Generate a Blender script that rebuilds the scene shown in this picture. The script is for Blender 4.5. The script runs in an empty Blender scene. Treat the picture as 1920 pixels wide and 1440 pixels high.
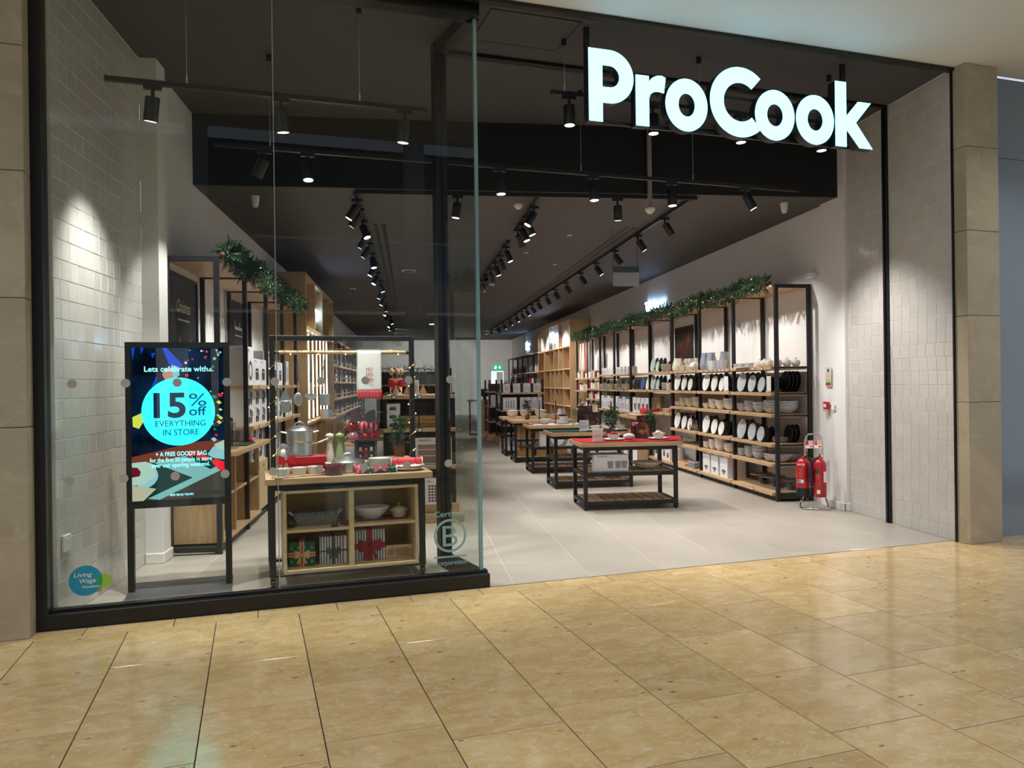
import bpy, bmesh, math, random
from mathutils import Vector, Matrix, Euler

S = bpy.context.scene
C = S.collection
PI = math.pi
RAD = math.radians

# ------------------------------------------------------------------ camera, world, exposure
CAM_H = 1.52
_pit, _rol, _yaw = RAD(-0.095), RAD(-0.753), RAD(-7.536)
_r = Vector((1, 0, 0)); _u = Vector((0, -math.sin(_pit), math.cos(_pit))); _d = Vector((0, math.cos(_pit), math.sin(_pit)))
_right = math.cos(_rol) * _r + math.sin(_rol) * _u
_up = -math.sin(_rol) * _r + math.cos(_rol) * _u
_W = Matrix.Rotation(_yaw, 3, 'Z')
_right, _up, _fw = _W @ _right, _W @ _up, _W @ _d
cam_data = bpy.data.cameras.new('camera')
cam_data.sensor_width = 36.0
cam_data.lens = 36.0 * 1455.2 / 1920.0
cam_data.clip_start = 0.05
cam_data.clip_end = 200
cam = bpy.data.objects.new('camera', cam_data)
C.objects.link(cam)
_m = Matrix((_right, _up, -_fw)).transposed().to_4x4()
_m.translation = (0, 0, CAM_H)
cam.matrix_world = _m
S.camera = cam

world = bpy.data.worlds.new('world')
S.world = world
world.use_nodes = True
_bg = world.node_tree.nodes['Background']
_bg.inputs['Color'].default_value = (0.72, 0.83, 1.0, 1)
_bg.inputs['Strength'].default_value = 0.52

S.view_settings.view_transform = 'Standard'
S.view_settings.look = 'None'
S.view_settings.gamma = 1.0
S.view_settings.use_curve_mapping = False
S.view_settings.exposure = 0.65
S.cycles.max_bounces = 6
S.cycles.diffuse_bounces = 4
S.cycles.glossy_bounces = 3
S.cycles.transparent_max_bounces = 14
S.cycles.sample_clamp_indirect = 4.0
S.cycles.caustics_reflective = False
S.cycles.caustics_refractive = False

# the shop front and the mall floor are turned against the shop's own axes
FA = RAD(10.944)
CF, SF = math.cos(FA), math.sin(FA)
def mw(a, d, z=0.0):
    """point along the shop front a, depth behind the mall d, height z"""
    return Vector((a * CF - d * SF, a * SF + d * CF, z))

ZH, ZL = 4.36, 3.62          # front ceiling, main ceiling
XL, XR, YB = -2.20, 4.99, 37.6
YBULK = 8.45
rnd = random.Random(7)

# ------------------------------------------------------------------ mesh helpers
class MB:
    def __init__(s): s.v = []; s.f = []
    def add(s, v, f):
        o = len(s.v); s.v += [tuple(p) for p in v]; s.f += [tuple(i + o for i in q) for q in f]; return s
    def box(s, x0, x1, y0, y1, z0, z1):
        return s.add([(x0,y0,z0),(x1,y0,z0),(x1,y1,z0),(x0,y1,z0),(x0,y0,z1),(x1,y0,z1),(x1,y1,z1),(x0,y1,z1)],
                     [(0,3,2,1),(4,5,6,7),(0,1,5,4),(1,2,6,5),(2,3,7,6),(3,0,4,7)])
    def cbox(s, x0, x1, y0, y1, z0, z1, c=0.004):
        c = min(c, abs(x1-x0)*.45, abs(y1-y0)*.45, abs(z1-z0)*.45)
        X, Y, Z = (x0, x1), (y0, y1), (z0, z1)
        v = []; idx = {}
        for i in (0, 1):
            for j in (0, 1):
                for k in (0, 1):
                    p = (X[i], Y[j], Z[k]); sg = (1-2*i, 1-2*j, 1-2*k)
                    for ax in range(3):
                        q = [p[t] + (0 if t == ax else sg[t]*c) for t in range(3)]
                        idx[(i, j, k, ax)] = len(v); v.append(tuple(q))
        f = []
        g = lambda i, j, k, a: idx[(i, j, k, a)]
        f.append((g(0,0,0,0), g(0,0,1,0), g(0,1,1,0), g(0,1,0,0))); f.append((g(1,0,0,0), g(1,1,0,0), g(1,1,1,0), g(1,0,1,0)))
        f.append((g(0,0,0,1), g(1,0,0,1), g(1,0,1,1), g(0,0,1,1))); f.append((g(0,1,0,1), g(0,1,1,1), g(1,1,1,1), g(1,1,0,1)))
        f.append((g(0,0,0,2), g(0,1,0,2), g(1,1,0,2), g(1,0,0,2))); f.append((g(0,0,1,2), g(1,0,1,2), g(1,1,1,2), g(0,1,1,2)))
        for i in (0, 1):
            for j in (0, 1):
                q = (g(i,j,0,0), g(i,j,1,0), g(i,j,1,1), g(i,j,0,1)); f.append(q if i == j else q[::-1])
        for i in (0, 1):
            for k in (0, 1):
                q = (g(i,0,k,0), g(i,0,k,2), g(i,1,k,2), g(i,1,k,0)); f.append(q if i == k else q[::-1])
        for j in (0, 1):
            for k in (0, 1):
                q = (g(0,j,k,1), g(1,j,k,1), g(1,j,k,2), g(0,j,k,2)); f.append(q if j == k else q[::-1])
        for i in (0, 1):
            for j in (0, 1):
                for k in (0, 1):
                    q = (g(i,j,k,0), g(i,j,k,1), g(i,j,k,2)); f.append(q if (i+j+k) % 2 == 0 else q[::-1])
        return s.add(v, f)
    def lathe(s, prof, n=24, cx=0, cy=0, ax=None):
        v = []; f = []
        for r, z in prof:
            for i in range(n):
                t = 2*PI*i/n; v.append((cx + r*math.cos(t), cy + r*math.sin(t), z))
        for k in range(len(prof)-1):
            for i in range(n):
                j = (i+1) % n
                f.append((k*n+i, k*n+j, (k+1)*n+j, (k+1)*n+i))
        if prof[0][0] > 1e-6: f.append(tuple(range(n))[::-1])
        if prof[-1][0] > 1e-6: f.append(tuple((len(prof)-1)*n+i for i in range(n)))
        return s.add(v, f)
    def cyl(s, cx, cy, z0, z1, r, n=16, r2=None):
        return s.lathe([(r, z0), (r if r2 is None else r2, z1)], n, cx, cy)
    def tube(s, pts, r, n=8, closed=False):
        pts = [Vector(p) for p in pts]; m = len(pts); v = []; f = []
        rr = r if isinstance(r, (list, tuple)) else [r]*m
        up = Vector((0.123, 0.217, 0.968)).normalized(); prev = None
        for i, p in enumerate(pts):
            a = pts[(i-1) % m] if (closed or i > 0) else p
            b = pts[(i+1) % m] if (closed or i < m-1) else p
            t = (b-a).normalized()
            if prev is None: u = t.cross(up).normalized()
            else: u = (prev - t*prev.dot(t)).normalized()
            prev = u; w = t.cross(u)
            for k in range(n):
                an = 2*PI*k/n; v.append(tuple(p + rr[i]*(math.cos(an)*u + math.sin(an)*w)))
        for i in range(m if closed else m-1):
            j = (i+1) % m
            for k in range(n):
                l = (k+1) % n; f.append((i*n+k, i*n+l, j*n+l, j*n+k))
        if not closed:
            f.append(tuple(range(n))[::-1]); f.append(tuple((m-1)*n+k for k in range(n)))
        return s.add(v, f)
    def sphere(s, cx, cy, cz, r, n=16, m=9, sz=1.0):
        prof = [(max(0.0, r*math.sin(PI*i/m)), cz - sz*r*math.cos(PI*i/m)) for i in range(m+1)]
        prof[0] = (1e-7, prof[0][1]); prof[-1] = (1e-7, prof[-1][1])
        return s.lathe(prof, n, cx, cy)
    def prism(s, pts, z0, z1):
        n = len(pts)
        return s.add([(x, y, z0) for x, y in pts] + [(x, y, z1) for x, y in pts],
                     [tuple(range(n))[::-1], tuple(range(n, 2*n))] + [(i, (i+1) % n, n+(i+1) % n, n+i) for i in range(n)])
    def xf(s, M, start=0):
        s.v[start:] = [tuple(M @ Vector(p)) for p in s.v[start:]]; return s

def mesh(mb, mat, smooth=False, ang=40):
    me = bpy.data.meshes.new('mesh')
    me.from_pydata(mb.v, [], mb.f); me.update()
    if mat is not None: me.materials.append(mat)
    if smooth:
        me.polygons.foreach_set('use_smooth', [True]*len(me.polygons))
        me.set_sharp_from_angle(angle=RAD(ang))
    return me

def ob(name, me, parent=None, loc=(0, 0, 0), rot=(0, 0, 0), scale=None):
    o = bpy.data.objects.new(name, me); C.objects.link(o)
    o.location = loc; o.rotation_euler = rot
    if scale is not None: o.scale = (scale,)*3 if not isinstance(scale, (tuple, list)) else scale
    if parent is not None: o.parent = parent
    return o
def tag(o, label=None, cat=None, group=None, kind=None):
    if label: o['label'] = label
    if cat: o['category'] = cat
    if group: o['group'] = group
    if kind: o['kind'] = kind
    return o
def thing(name, label, cat, loc=(0, 0, 0), rz=0.0, group=None):
    return tag(ob(name, None, None, loc, (0, 0, rz)), label, cat, group)
def struct(name, me, label, cat, loc=(0, 0, 0), rz=0.0):
    return tag(ob(name, me, None, loc, (0, 0, rz)), label, cat, None, 'structure')
# a prototype: name, category and parts (part name, mesh, sub-parts); put() makes a fresh individual sharing the mesh data
class Proto:
    def __init__(s, name, cat, parts, own=None): s.name, s.cat, s.parts, s.own = name, cat, parts, own
def put(p, loc, label, group=None, rz=0.0, rot=None, scale=None):
    o = tag(ob(p.name, p.own, None, loc, rot if rot else (0, 0, rz), scale), label, p.cat, group)
    for q in p.parts:
        c = ob(q[0], q[1], o, q[3] if len(q) > 3 else (0, 0, 0))
        for sp in (q[2] if len(q) > 2 else []): ob(sp[0], sp[1], c)
    return o
def single(name, cat, me): return Proto(name, cat, [], me)

def text_mesh(body, w, h, mat, bold=0.0, ext=0.0006, space=1.0, shear=0.0):
    """lettering of width w and capital height h, upright in the XZ plane, centred in x, standing on z=0, facing -Y"""
    cu = bpy.data.curves.new('lettering', 'FONT'); cu.body = body; cu.size = 1; cu.extrude = 0.0; cu.offset = bold
    cu.space_character = space; cu.resolution_u = 4; cu.shear = shear
    o = bpy.data.objects.new('lettering', cu)
    me = o.to_mesh()
    vs = [v.co.copy() for v in me.vertices]; fs = [tuple(p.vertices) for p in me.polygons]
    x0 = min(v.x for v in vs); x1 = max(v.x for v in vs); z1 = max(v.y for v in vs); z0 = min(v.y for v in vs)
    cap = 0.70
    sx = w/(x1-x0) if w else h/cap; sz = h/cap if h else sx
    o.to_mesh_clear(); bpy.data.objects.remove(o); bpy.data.curves.remove(cu)
    m2 = bpy.data.meshes.new('lettering')
    m2.from_pydata([((v.x-(x0+x1)/2)*sx, -ext, v.y*sz) for v in vs], [], fs)
    m2.materials.append(mat); m2.update()
    return m2
def shape_mesh(loops, ext, mat, res=1):
    """flat outlines (first outer, others may be holes) in XZ, thickness ext towards -Y, as one mesh"""
    cu = bpy.data.curves.new('outline', 'CURVE'); cu.dimensions = '2D'; cu.fill_mode = 'BOTH'; cu.extrude = ext/2
    for lp in loops:
        sp = cu.splines.new('POLY'); sp.points.add(len(lp)-1)
        for q, (x, y) in zip(sp.points, lp): q.co = (x, y, 0, 1)
        sp.use_cyclic_u = True
    o = bpy.data.objects.new('outline', cu); me = o.to_mesh()
    vs = [(v.co.x, -(v.co.z + ext/2), v.co.y) for v in me.vertices]; fs = [tuple(p.vertices) for p in me.polygons]
    o.to_mesh_clear(); bpy.data.objects.remove(o); bpy.data.curves.remove(cu)
    m2 = bpy.data.meshes.new('outline'); m2.from_pydata(vs, [], fs); m2.materials.append(mat); m2.update()
    bm = bmesh.new(); bm.from_mesh(m2); bmesh.ops.remove_doubles(bm, verts=bm.verts, dist=1e-6); bmesh.ops.recalc_face_normals(bm, faces=bm.faces); bm.to_mesh(m2); bm.free()
    return m2
def arc(cx, cy, r, a0, a1, n=24, ry=None):
    ry = ry or r
    return [(cx + r*math.cos(RAD(a0 + (a1-a0)*i/n)), cy + ry*math.sin(RAD(a0 + (a1-a0)*i/n))) for i in range(n+1)]
def ring(cx, cy, r, n=40, ry=None): return arc(cx, cy, r, 0, 360*(n-1)/n, n-1, ry)

# ------------------------------------------------------------------ materials
def srgb(h):
    h = h.lstrip('#'); o = []
    for i in (0, 2, 4):
        c = int(h[i:i+2], 16)/255; o.append(c/12.92 if c <= .04045 else ((c+.055)/1.055)**2.4)
    return tuple(o) + (1,)
MATS = {}
def M(name, col, rough=.5, metal=0.0, bump=None, noise=None, emis=None, coat=0.0, rand=0.0, spec=None, trans=0.0, stretch=None, ior=None, alpha=None):
    """noise=(scale, hex, lo, hi): second colour mixed in by noise; bump=(scale, strength); rand: brightness spread between objects"""
    if name in MATS: return MATS[name]
    m = bpy.data.materials.new(name); m.use_nodes = True; MATS[name] = m
    nt = m.node_tree; b = nt.nodes['Principled BSDF']; N = nt.nodes.new; K = nt.links.new
    colr = srgb(col)
    b.inputs['Base Color'].default_value = colr
    b.inputs['Roughness'].default_value = rough; b.inputs['Metallic'].default_value = metal
    if coat: b.inputs['Coat Weight'].default_value = coat; b.inputs['Coat Roughness'].default_value = .08
    if spec is not None: b.inputs['Specular IOR Level'].default_value = spec
    if trans: b.inputs['Transmission Weight'].default_value = trans
    if ior: b.inputs['IOR'].default_value = ior
    if alpha is not None: b.inputs['Alpha'].default_value = alpha
    if emis: b.inputs['Emission Color'].default_value = srgb(emis[0]); b.inputs['Emission Strength'].default_value = emis[1]
    src = None
    if noise or bump or rand:
        tc = N('ShaderNodeTexCoord'); mp = N('ShaderNodeMapping'); K(tc.outputs['Object'], mp.inputs['Vector'])
        if stretch: mp.inputs['Scale'].default_value = stretch
        oi = N('ShaderNodeObjectInfo')
        off = N('ShaderNodeVectorMath'); off.operation = 'MULTIPLY_ADD'
        K(oi.outputs['Random'], off.inputs[0]); off.inputs[1].default_value = (17, 11, 5); K(mp.outputs['Vector'], off.inputs[2])
        vec = off.outputs['Vector']
    if noise:
        n = N('ShaderNodeTexNoise'); n.inputs['Scale'].default_value = noise[0]; n.inputs['Detail'].default_value = 6; K(vec, n.inputs['Vector'])
        r = N('ShaderNodeMapRange'); r.inputs['From Min'].default_value = noise[2]; r.inputs['From Max'].default_value = noise[3]; K(n.outputs['Fac'], r.inputs['Value'])
        mx = N('ShaderNodeMix'); mx.data_type = 'RGBA'; mx.inputs['A'].default_value = colr; mx.inputs['B'].default_value = srgb(noise[1]); K(r.outputs['Result'], mx.inputs['Factor'])
        src = mx.outputs['Result']
    if rand:
        hs = N('ShaderNodeHueSaturation'); mr = N('ShaderNodeMapRange'); K(oi.outputs['Random'], mr.inputs['Value'])
        mr.inputs['To Min'].default_value = 1-rand; mr.inputs['To Max'].default_value = 1+rand; K(mr.outputs['Result'], hs.inputs['Value'])
        if src: K(src, hs.inputs['Color'])
        else: hs.inputs['Color'].default_value = colr
        src = hs.outputs['Color']
    if src: K(src, b.inputs['Base Color'])
    if bump:
        n2 = N('ShaderNodeTexNoise'); n2.inputs['Scale'].default_value = bump[0]; n2.inputs['Detail'].default_value = 3; K(vec, n2.inputs['Vector'])
        bp = N('ShaderNodeBump'); bp.inputs['Strength'].default_value = bump[1]; bp.inputs['Distance'].default_value = .01; K(n2.outputs['Fac'], bp.inputs['Height']); K(bp.outputs['Normal'], b.inputs['Normal'])
    return m
def EM(name, col, strength):
    if name in MATS: return MATS[name]
    m = bpy.data.materials.new(name); m.use_nodes = True; MATS[name] = m
    nt = m.node_tree; nt.nodes.clear(); e = nt.nodes.new('ShaderNodeEmission'); o = nt.nodes.new('ShaderNodeOutputMaterial')
    e.inputs['Color'].default_value = srgb(col); e.inputs['Strength'].default_value = strength; nt.links.new(e.outputs[0], o.inputs[0]); return m
def GLASS(name, tint, ior=1.5, rough=0.0):
    """clear pane: transparent with Fresnel reflection"""
    m = bpy.data.materials.new(name); m.use_nodes = True; MATS[name] = m
    nt = m.node_tree; nt.nodes.clear(); N = nt.nodes.new; K = nt.links.new
    t = N('ShaderNodeBsdfTransparent'); t.inputs['Color'].default_value = srgb(tint)
    g = N('ShaderNodeBsdfGlossy'); g.inputs['Roughness'].default_value = rough
    fr = N('ShaderNodeFresnel'); fr.inputs['IOR'].default_value = ior
    mx = N('ShaderNodeMixShader'); o = N('ShaderNodeOutputMaterial')
    ge = N('ShaderNodeNewGeometry'); sb = N('ShaderNodeMath'); sb.operation = 'SUBTRACT'; sb.inputs[0].default_value = 1.0; K(ge.outputs['Backfacing'], sb.inputs[1])
    ml = N('ShaderNodeMath'); ml.operation = 'MULTIPLY'; K(fr.outputs[0], ml.inputs[0]); K(sb.outputs[0], ml.inputs[1])
    K(ml.outputs[0], mx.inputs[0]); K(t.outputs[0], mx.inputs[1]); K(g.outputs[0], mx.inputs[2]); K(mx.outputs[0], o.inputs[0])
    return m

BLACK = M('black powder coated steel', '#17181b', .45, bump=(300, .05))
BLACKM = M('black frame', '#0d0d0f', .35)
OAK = M('light oak', '#cbab86', .45, noise=(9, '#b9946c', .35, .7), stretch=(5, .6, 5), bump=(40, .05))
OAKX = M('light oak across', '#cbab86', .45, noise=(9, '#b9946c', .35, .7), stretch=(.6, 5, 5), bump=(40, .05))
OAKZ = M('light oak upright', '#bd9f78', .5, noise=(7, '#ad8c63', .35, .7), stretch=(4, 4, .5))
PLY = M('pale birch plywood', '#d6bd92', .5, noise=(6, '#c6a878', .35, .7), stretch=(.6, 4, 4))
SLAT = M('weathered slat wood', '#c2a683', .55, noise=(8, '#a88a67', .35, .7), stretch=(6, .6, 6), rand=.08)
WHITEW = M('white wall paint', '#e9e6e3', .7, bump=(160, .03))
SKIRT = M('white gloss skirting', '#e8e6e2', .35)
WHITE = M('white card', '#eceaea', .55)
CHINA = M('white china', '#e9e6e0', .15, coat=.3)
GREYCHINA = M('pale grey stoneware', '#c3c6cb', .22, coat=.3, noise=(30, '#adb1b8', .4, .7))
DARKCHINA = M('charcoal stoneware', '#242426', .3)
CREAM = M('cream stoneware', '#dfd8c8', .25, coat=.2, noise=(40, '#cfc5b2', .45, .75))
STEEL = M('brushed stainless steel', '#d6d6d6', .32, 1.0)
CHROME = M('polished chrome', '#dcdcdc', .08, 1.0)
REDB = M('red ribbon', '#c3101f', .35)
MAROON = M('maroon enamel', '#5a1019', .15, coat=.5)
GREEN = M('fir green needles', '#2c4a2a', .6, rand=.1, noise=(60, '#47693c', .4, .7))
GREEN2 = M('dark fir green needles', '#1e331d', .6, noise=(60, '#304a2a', .4, .7))
CARDGREY = M('grey printed card', '#8d898b', .6)
BOXW = M('white printed box', '#e6e4e6', .5)
BOXG = M('grey side of box', '#9a9496', .6)
DARKPRINT = M('dark print', '#46454a', .6)
TXT = M('dark lettering', '#2b2b30', .6)
CLEAR = GLASS('clear drinking glass', '#f4f6f6', 1.6)
# ================================================================== SETTING
def stone_mat(name, c1, c2, c3, pit, rough, sc=1.0, coat=0.0):
    m = bpy.data.materials.new(name); m.use_nodes = True; MATS[name] = m
    nt = m.node_tree; b = nt.nodes['Principled BSDF']; N = nt.nodes.new; K = nt.links.new
    tc = N('ShaderNodeTexCoord'); oi = N('ShaderNodeObjectInfo')
    off = N('ShaderNodeVectorMath'); off.operation = 'MULTIPLY_ADD'; K(oi.outputs['Random'], off.inputs[0]); off.inputs[1].default_value = (31, 17, 9); K(tc.outputs['Object'], off.inputs[2])
    mp = N('ShaderNodeMapping'); mp.inputs['Scale'].default_value = (.8, 1.25, 1); mp.inputs['Rotation'].default_value = (0, 0, .5); K(off.outputs[0], mp.inputs[0])
    n1 = N('ShaderNodeTexNoise'); n1.inputs['Scale'].default_value = 2.6*sc; n1.inputs['Detail'].default_value = 8; n1.inputs['Distortion'].default_value = .8; K(mp.outputs[0], n1.inputs[0])
    r1 = N('ShaderNodeMapRange'); r1.inputs['From Min'].default_value = .38; r1.inputs['From Max'].default_value = .66; K(n1.outputs[0], r1.inputs[0])
    m1 = N('ShaderNodeMix'); m1.data_type = 'RGBA'; m1.inputs['A'].default_value = srgb(c1); m1.inputs['B'].default_value = srgb(c2); K(r1.outputs[0], m1.inputs['Factor'])
    n2 = N('ShaderNodeTexNoise'); n2.inputs['Scale'].default_value = 5*sc; n2.inputs['Detail'].default_value = 9; n2.inputs['Roughness'].default_value = .7; n2.inputs['Distortion'].default_value = 2.2; K(mp.outputs[0], n2.inputs[0])
    r2 = N('ShaderNodeMapRange'); r2.inputs['From Min'].default_value = .52; r2.inputs['From Max'].default_value = .68; r2.inputs['To Max'].default_value = .8; K(n2.outputs[0], r2.inputs[0])
    m2 = N('ShaderNodeMix'); m2.data_type = 'RGBA'; K(m1.outputs['Result'], m2.inputs['A']); m2.inputs['B'].default_value = srgb(c3); K(r2.outputs[0], m2.inputs['Factor'])
    out = m2.outputs['Result']
    if pit:
        mp2 = N('ShaderNodeMapping'); mp2.inputs['Scale'].default_value = (.45, 1.1, 1); mp2.inputs['Rotation'].default_value = (0, 0, .35); K(off.outputs[0], mp2.inputs[0])
        v = N('ShaderNodeTexVoronoi'); v.inputs['Scale'].default_value = 15; K(mp2.outputs[0], v.inputs['Vector'])
        n3 = N('ShaderNodeTexNoise'); n3.inputs['Scale'].default_value = 4.5; K(off.outputs[0], n3.inputs[0])
        a = N('ShaderNodeMapRange'); a.inputs['From Min'].default_value = .44; a.inputs['From Max'].default_value = .62; a.inputs['To Min'].default_value = .0; a.inputs['To Max'].default_value = .13; K(n3.outputs[0], a.inputs[0])
        lt = N('ShaderNodeMath'); lt.operation = 'LESS_THAN'; K(v.outputs['Distance'], lt.inputs[0]); K(a.outputs[0], lt.inputs[1])
        sc_ = N('ShaderNodeMath'); sc_.operation = 'MULTIPLY'; K(lt.outputs[0], sc_.inputs[0]); sc_.inputs[1].default_value = .8
        m3 = N('ShaderNodeMix'); m3.data_type = 'RGBA'; K(out, m3.inputs['A']); m3.inputs['B'].default_value = srgb(pit); K(sc_.outputs[0], m3.inputs['Factor']); out = m3.outputs['Result']
    hs = N('ShaderNodeHueSaturation'); mr = N('ShaderNodeMapRange'); K(oi.outputs['Random'], mr.inputs[0]); mr.inputs['To Min'].default_value = .9; mr.inputs['To Max'].default_value = 1.08; K(mr.outputs[0], hs.inputs['Value']); K(out, hs.inputs['Color'])
    K(hs.outputs[0], b.inputs['Base Color']); b.inputs['Roughness'].default_value = rough
    if coat: b.inputs['Coat Weight'].default_value = coat; b.inputs['Coat Roughness'].default_value = .12
    return m
MARBLE = stone_mat('polished yellow limestone', '#c5a670', '#d3b987', '#d7cdb8', '#4d443c', .13, 2.6, .0)
PILLAR = stone_mat('honed cream limestone', '#a2967f', '#ada18a', '#b5aa94', None, .6, .8)
JOINT = M('dark floor joint', '#3a3236', .8)
PORC = M('greige porcelain floor', '#a59d92', .42, noise=(1.8, '#afa79c', .35, .7), rand=.02)
GROUT = M('pale floor grout', '#cfc8ba', .7)

# ---- mall floor: slabs 0.515 wide in columns, joints recessed
fl = struct('floor', mesh(MB().prism([tuple(mw(a, d)[:2]) for a, d in ((-6.5, -1.0), (11, -1.0), (11, 5.545), (-6.5, 5.545))], -.03, -.006), JOINT), 'mall floor of polished yellow limestone slabs', 'floor')
fl.name = 'floor_mall'
SW = .515
slab_cache = {}
def slab(w, l):
    k = (round(w, 3), round(l, 3))
    if k not in slab_cache:
        g = .0026
        slab_cache[k] = mesh(MB().cbox(-w/2+g, w/2-g, -l/2+g, l/2-g, -.012, 0, .0012), MARBLE)
    return slab_cache[k]
for k in range(-8, 18):
    a0 = -.757 + SW*k
    cuts = [4.69, 4.04, 3.385, 2.73, 2.08, 1.43, .78, .13, -.52] if k % 2 == 0 else [4.52, 3.88, 3.225, 2.57, 1.92, 1.27, .62, -.03, -.68]
    d1 = 5.36
    for d0 in cuts:
        ob('slab', slab(SW, d1-d0), fl, mw(a0+SW/2, (d0+d1)/2), (0, 0, FA)); d1 = d0
    lo, hi = -.757 + SW*(k-.5), -.757 + SW*(k+.5)
    ob('border_slab', slab(SW, .175), fl, mw((lo+hi)/2, 5.36+.0875), (0, 0, FA))
struct('floor_concourse', mesh(MB().prism([tuple(mw(a, d)[:2]) for a, d in ((-9, -14), (14, -14), (14, -1.0), (-9, -1.0))], -.03, -.004), MARBLE), 'rest of the mall floor behind the viewer', 'floor')

# ---- shop floor: long porcelain tiles
def clip(poly, f):
    out = []
    for i in range(len(poly)):
        p, q = poly[i], poly[(i+1) % len(poly)]; a, b = f(p), f(q)
        if a >= 0: out.append(p)
        if (a >= 0) != (b >= 0):
            t = a/(a-b); out.append((p[0]+t*(q[0]-p[0]), p[1]+t*(q[1]-p[1])))
    return out
inside = lambda p: (-SF*p[0] + CF*p[1]) - 5.548
base = clip([(-2.36, 4.5), (5.3, 4.5), (5.3, YB), (-2.36, YB)], inside)
fs = struct('floor_shop', mesh(MB().prism(base, -.03, -.0012), GROUT), 'shop floor of large greige porcelain tiles with pale joints', 'floor')
tw, tl, g = .62, 1.24, .0022
full = mesh(MB().cbox(-tw/2+g, tw/2-g, -tl/2+g, tl/2-g, -.012, 0, .001), PORC)
for i in range(-7, 8):
    x0 = 1.38 + tw*i
    for j in range(0, 12):
        y0 = 3.98 + tl*j
        if x0+tw < -2.34 or x0 > 5.2: continue
        pl = clip([(max(x0, -2.34)+g, y0+g), (min(x0+tw, 5.2)-g, y0+g), (min(x0+tw, 5.2)-g, y0+tl-g), (max(x0, -2.34)+g, y0+tl-g)], inside)
        if len(pl) < 3: continue
        ar = abs(sum(pl[t][0]*pl[(t+1) % len(pl)][1]-pl[(t+1) % len(pl)][0]*pl[t][1] for t in range(len(pl))))/2
        if ar < .01: continue
        if ar > tw*tl*.985: ob('tile', full, fs, (x0+tw/2, y0+tl/2, 0))
        else:
            cx = sum(p[0] for p in pl)/len(pl); cy = sum(p[1] for p in pl)/len(pl)
            ob('tile', mesh(MB().prism([(p[0]-cx, p[1]-cy) for p in pl], -.012, 0), PORC), fs, (cx, cy, 0))
far = MB()
for i in range(-6, 7):
    for j in range(0, 16):
        x0, y0 = 1.38+tw*i, 3.98+tl*(12+j)
        if x0+tw < -2.3 or x0 > 5.1 or y0+tl > YB+.3: continue
        far.box(x0+g, x0+tw-g, y0+g, min(y0+tl-g, YB), -.012, 0)
tag(ob('distant_tiles', mesh(far, PORC), fs), kind='stuff')

# ---- ceilings and bulkhead
CEIL = M('dark taupe ceiling paint', '#53504f', .75)
CEILF = M('dark ceiling paint front', '#464547', .75)
NAVY = M('black bulkhead paint', '#0d0f16', .6)
SOFF = M('cream mall soffit', '#dcd8ce', .65)
cf = clip([(-2.5, 4.5), (5.3, 4.5), (5.3, YBULK), (-2.5, YBULK)], lambda p: (-SF*p[0]+CF*p[1]) - 5.50)
struct('ceiling_front', mesh(MB().prism(cf, ZH, ZH+.1), CEILF), 'dark painted high ceiling just inside the shop front', 'ceiling')
struct('ceiling_main', mesh(MB().box(XL-.1, XR+.2, YBULK, YB+.1, ZL, ZL+.1), CEIL), 'dark taupe lower ceiling over the shop floor', 'ceiling')
struct('trim_1', mesh(MB().box(XL-.05, 4.95, YBULK-.03, YBULK, ZL-.001, ZH), NAVY), 'black bulkhead where the ceiling steps down', 'bulkhead')
def mallbox(a0, a1, d0, d1, z0, z1, mb=None):
    mb = mb or MB(); s0 = len(mb.v); mb.box(a0, a1, d0, d1, z0, z1); mb.xf(Matrix.Rotation(FA, 4, 'Z'), s0); return mb
struct('ceiling_mall', mesh(mallbox(-6, 11, 2.2, 5.50, ZH, ZH+.3), SOFF), 'cream soffit of the mall above the shop front', 'ceiling')
# black shutter slot across the front ceiling with its guide rail on the tiled wall, and a hatch
struct('trim_2', mesh(mallbox(1.6, 6.28, 6.42, 6.50, ZH-.03, ZH+.001), BLACKM), 'black shutter slot running across the front ceiling', 'trim')
struct('trim_3', mesh(mallbox(-1.3, 6.14, 5.46, 5.52, ZH-.03, ZH+.001), BLACKM), 'thin black edge trim along the soffit', 'trim')
hatch = struct('trim_4', None, 'access hatch outline in the dark front ceiling', 'hatch', mw(1.75, 5.62, ZH), FA)
HT = M('hatch edge', '#1d1b1b', .6)
for n_, q in (('hatch_edge', (0, .75, 0, .008)), ('hatch_edge', (0, .75, .55, .558)), ('hatch_edge', (0, .008, 0, .55)), ('hatch_edge', (.742, .75, 0, .55))):
    ob(n_, mesh(MB().box(q[0], q[1], q[2], q[3], -.006, 0), HT), hatch)
ob('hatch_panel', mesh(MB().box(.008, .742, .008, .55, -.004, 0), CEILF), hatch)
# paired air slots in the main ceiling
SLOT = M('slot black', '#0b0b0c', .6)
for n_, x in (('trim_5', -.36), ('trim_6', 3.03)):
    s_ = struct(n_, None, 'paired black air slots in the ceiling on the %s' % ('left' if x < 0 else 'right'), 'air slot', (x, 0, ZL))
    for dx in (-.05, .05): ob('slot', mesh(MB().box(dx-.022, dx+.022, 10.3, 34, -.006, 0), SLOT), s_)

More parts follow.
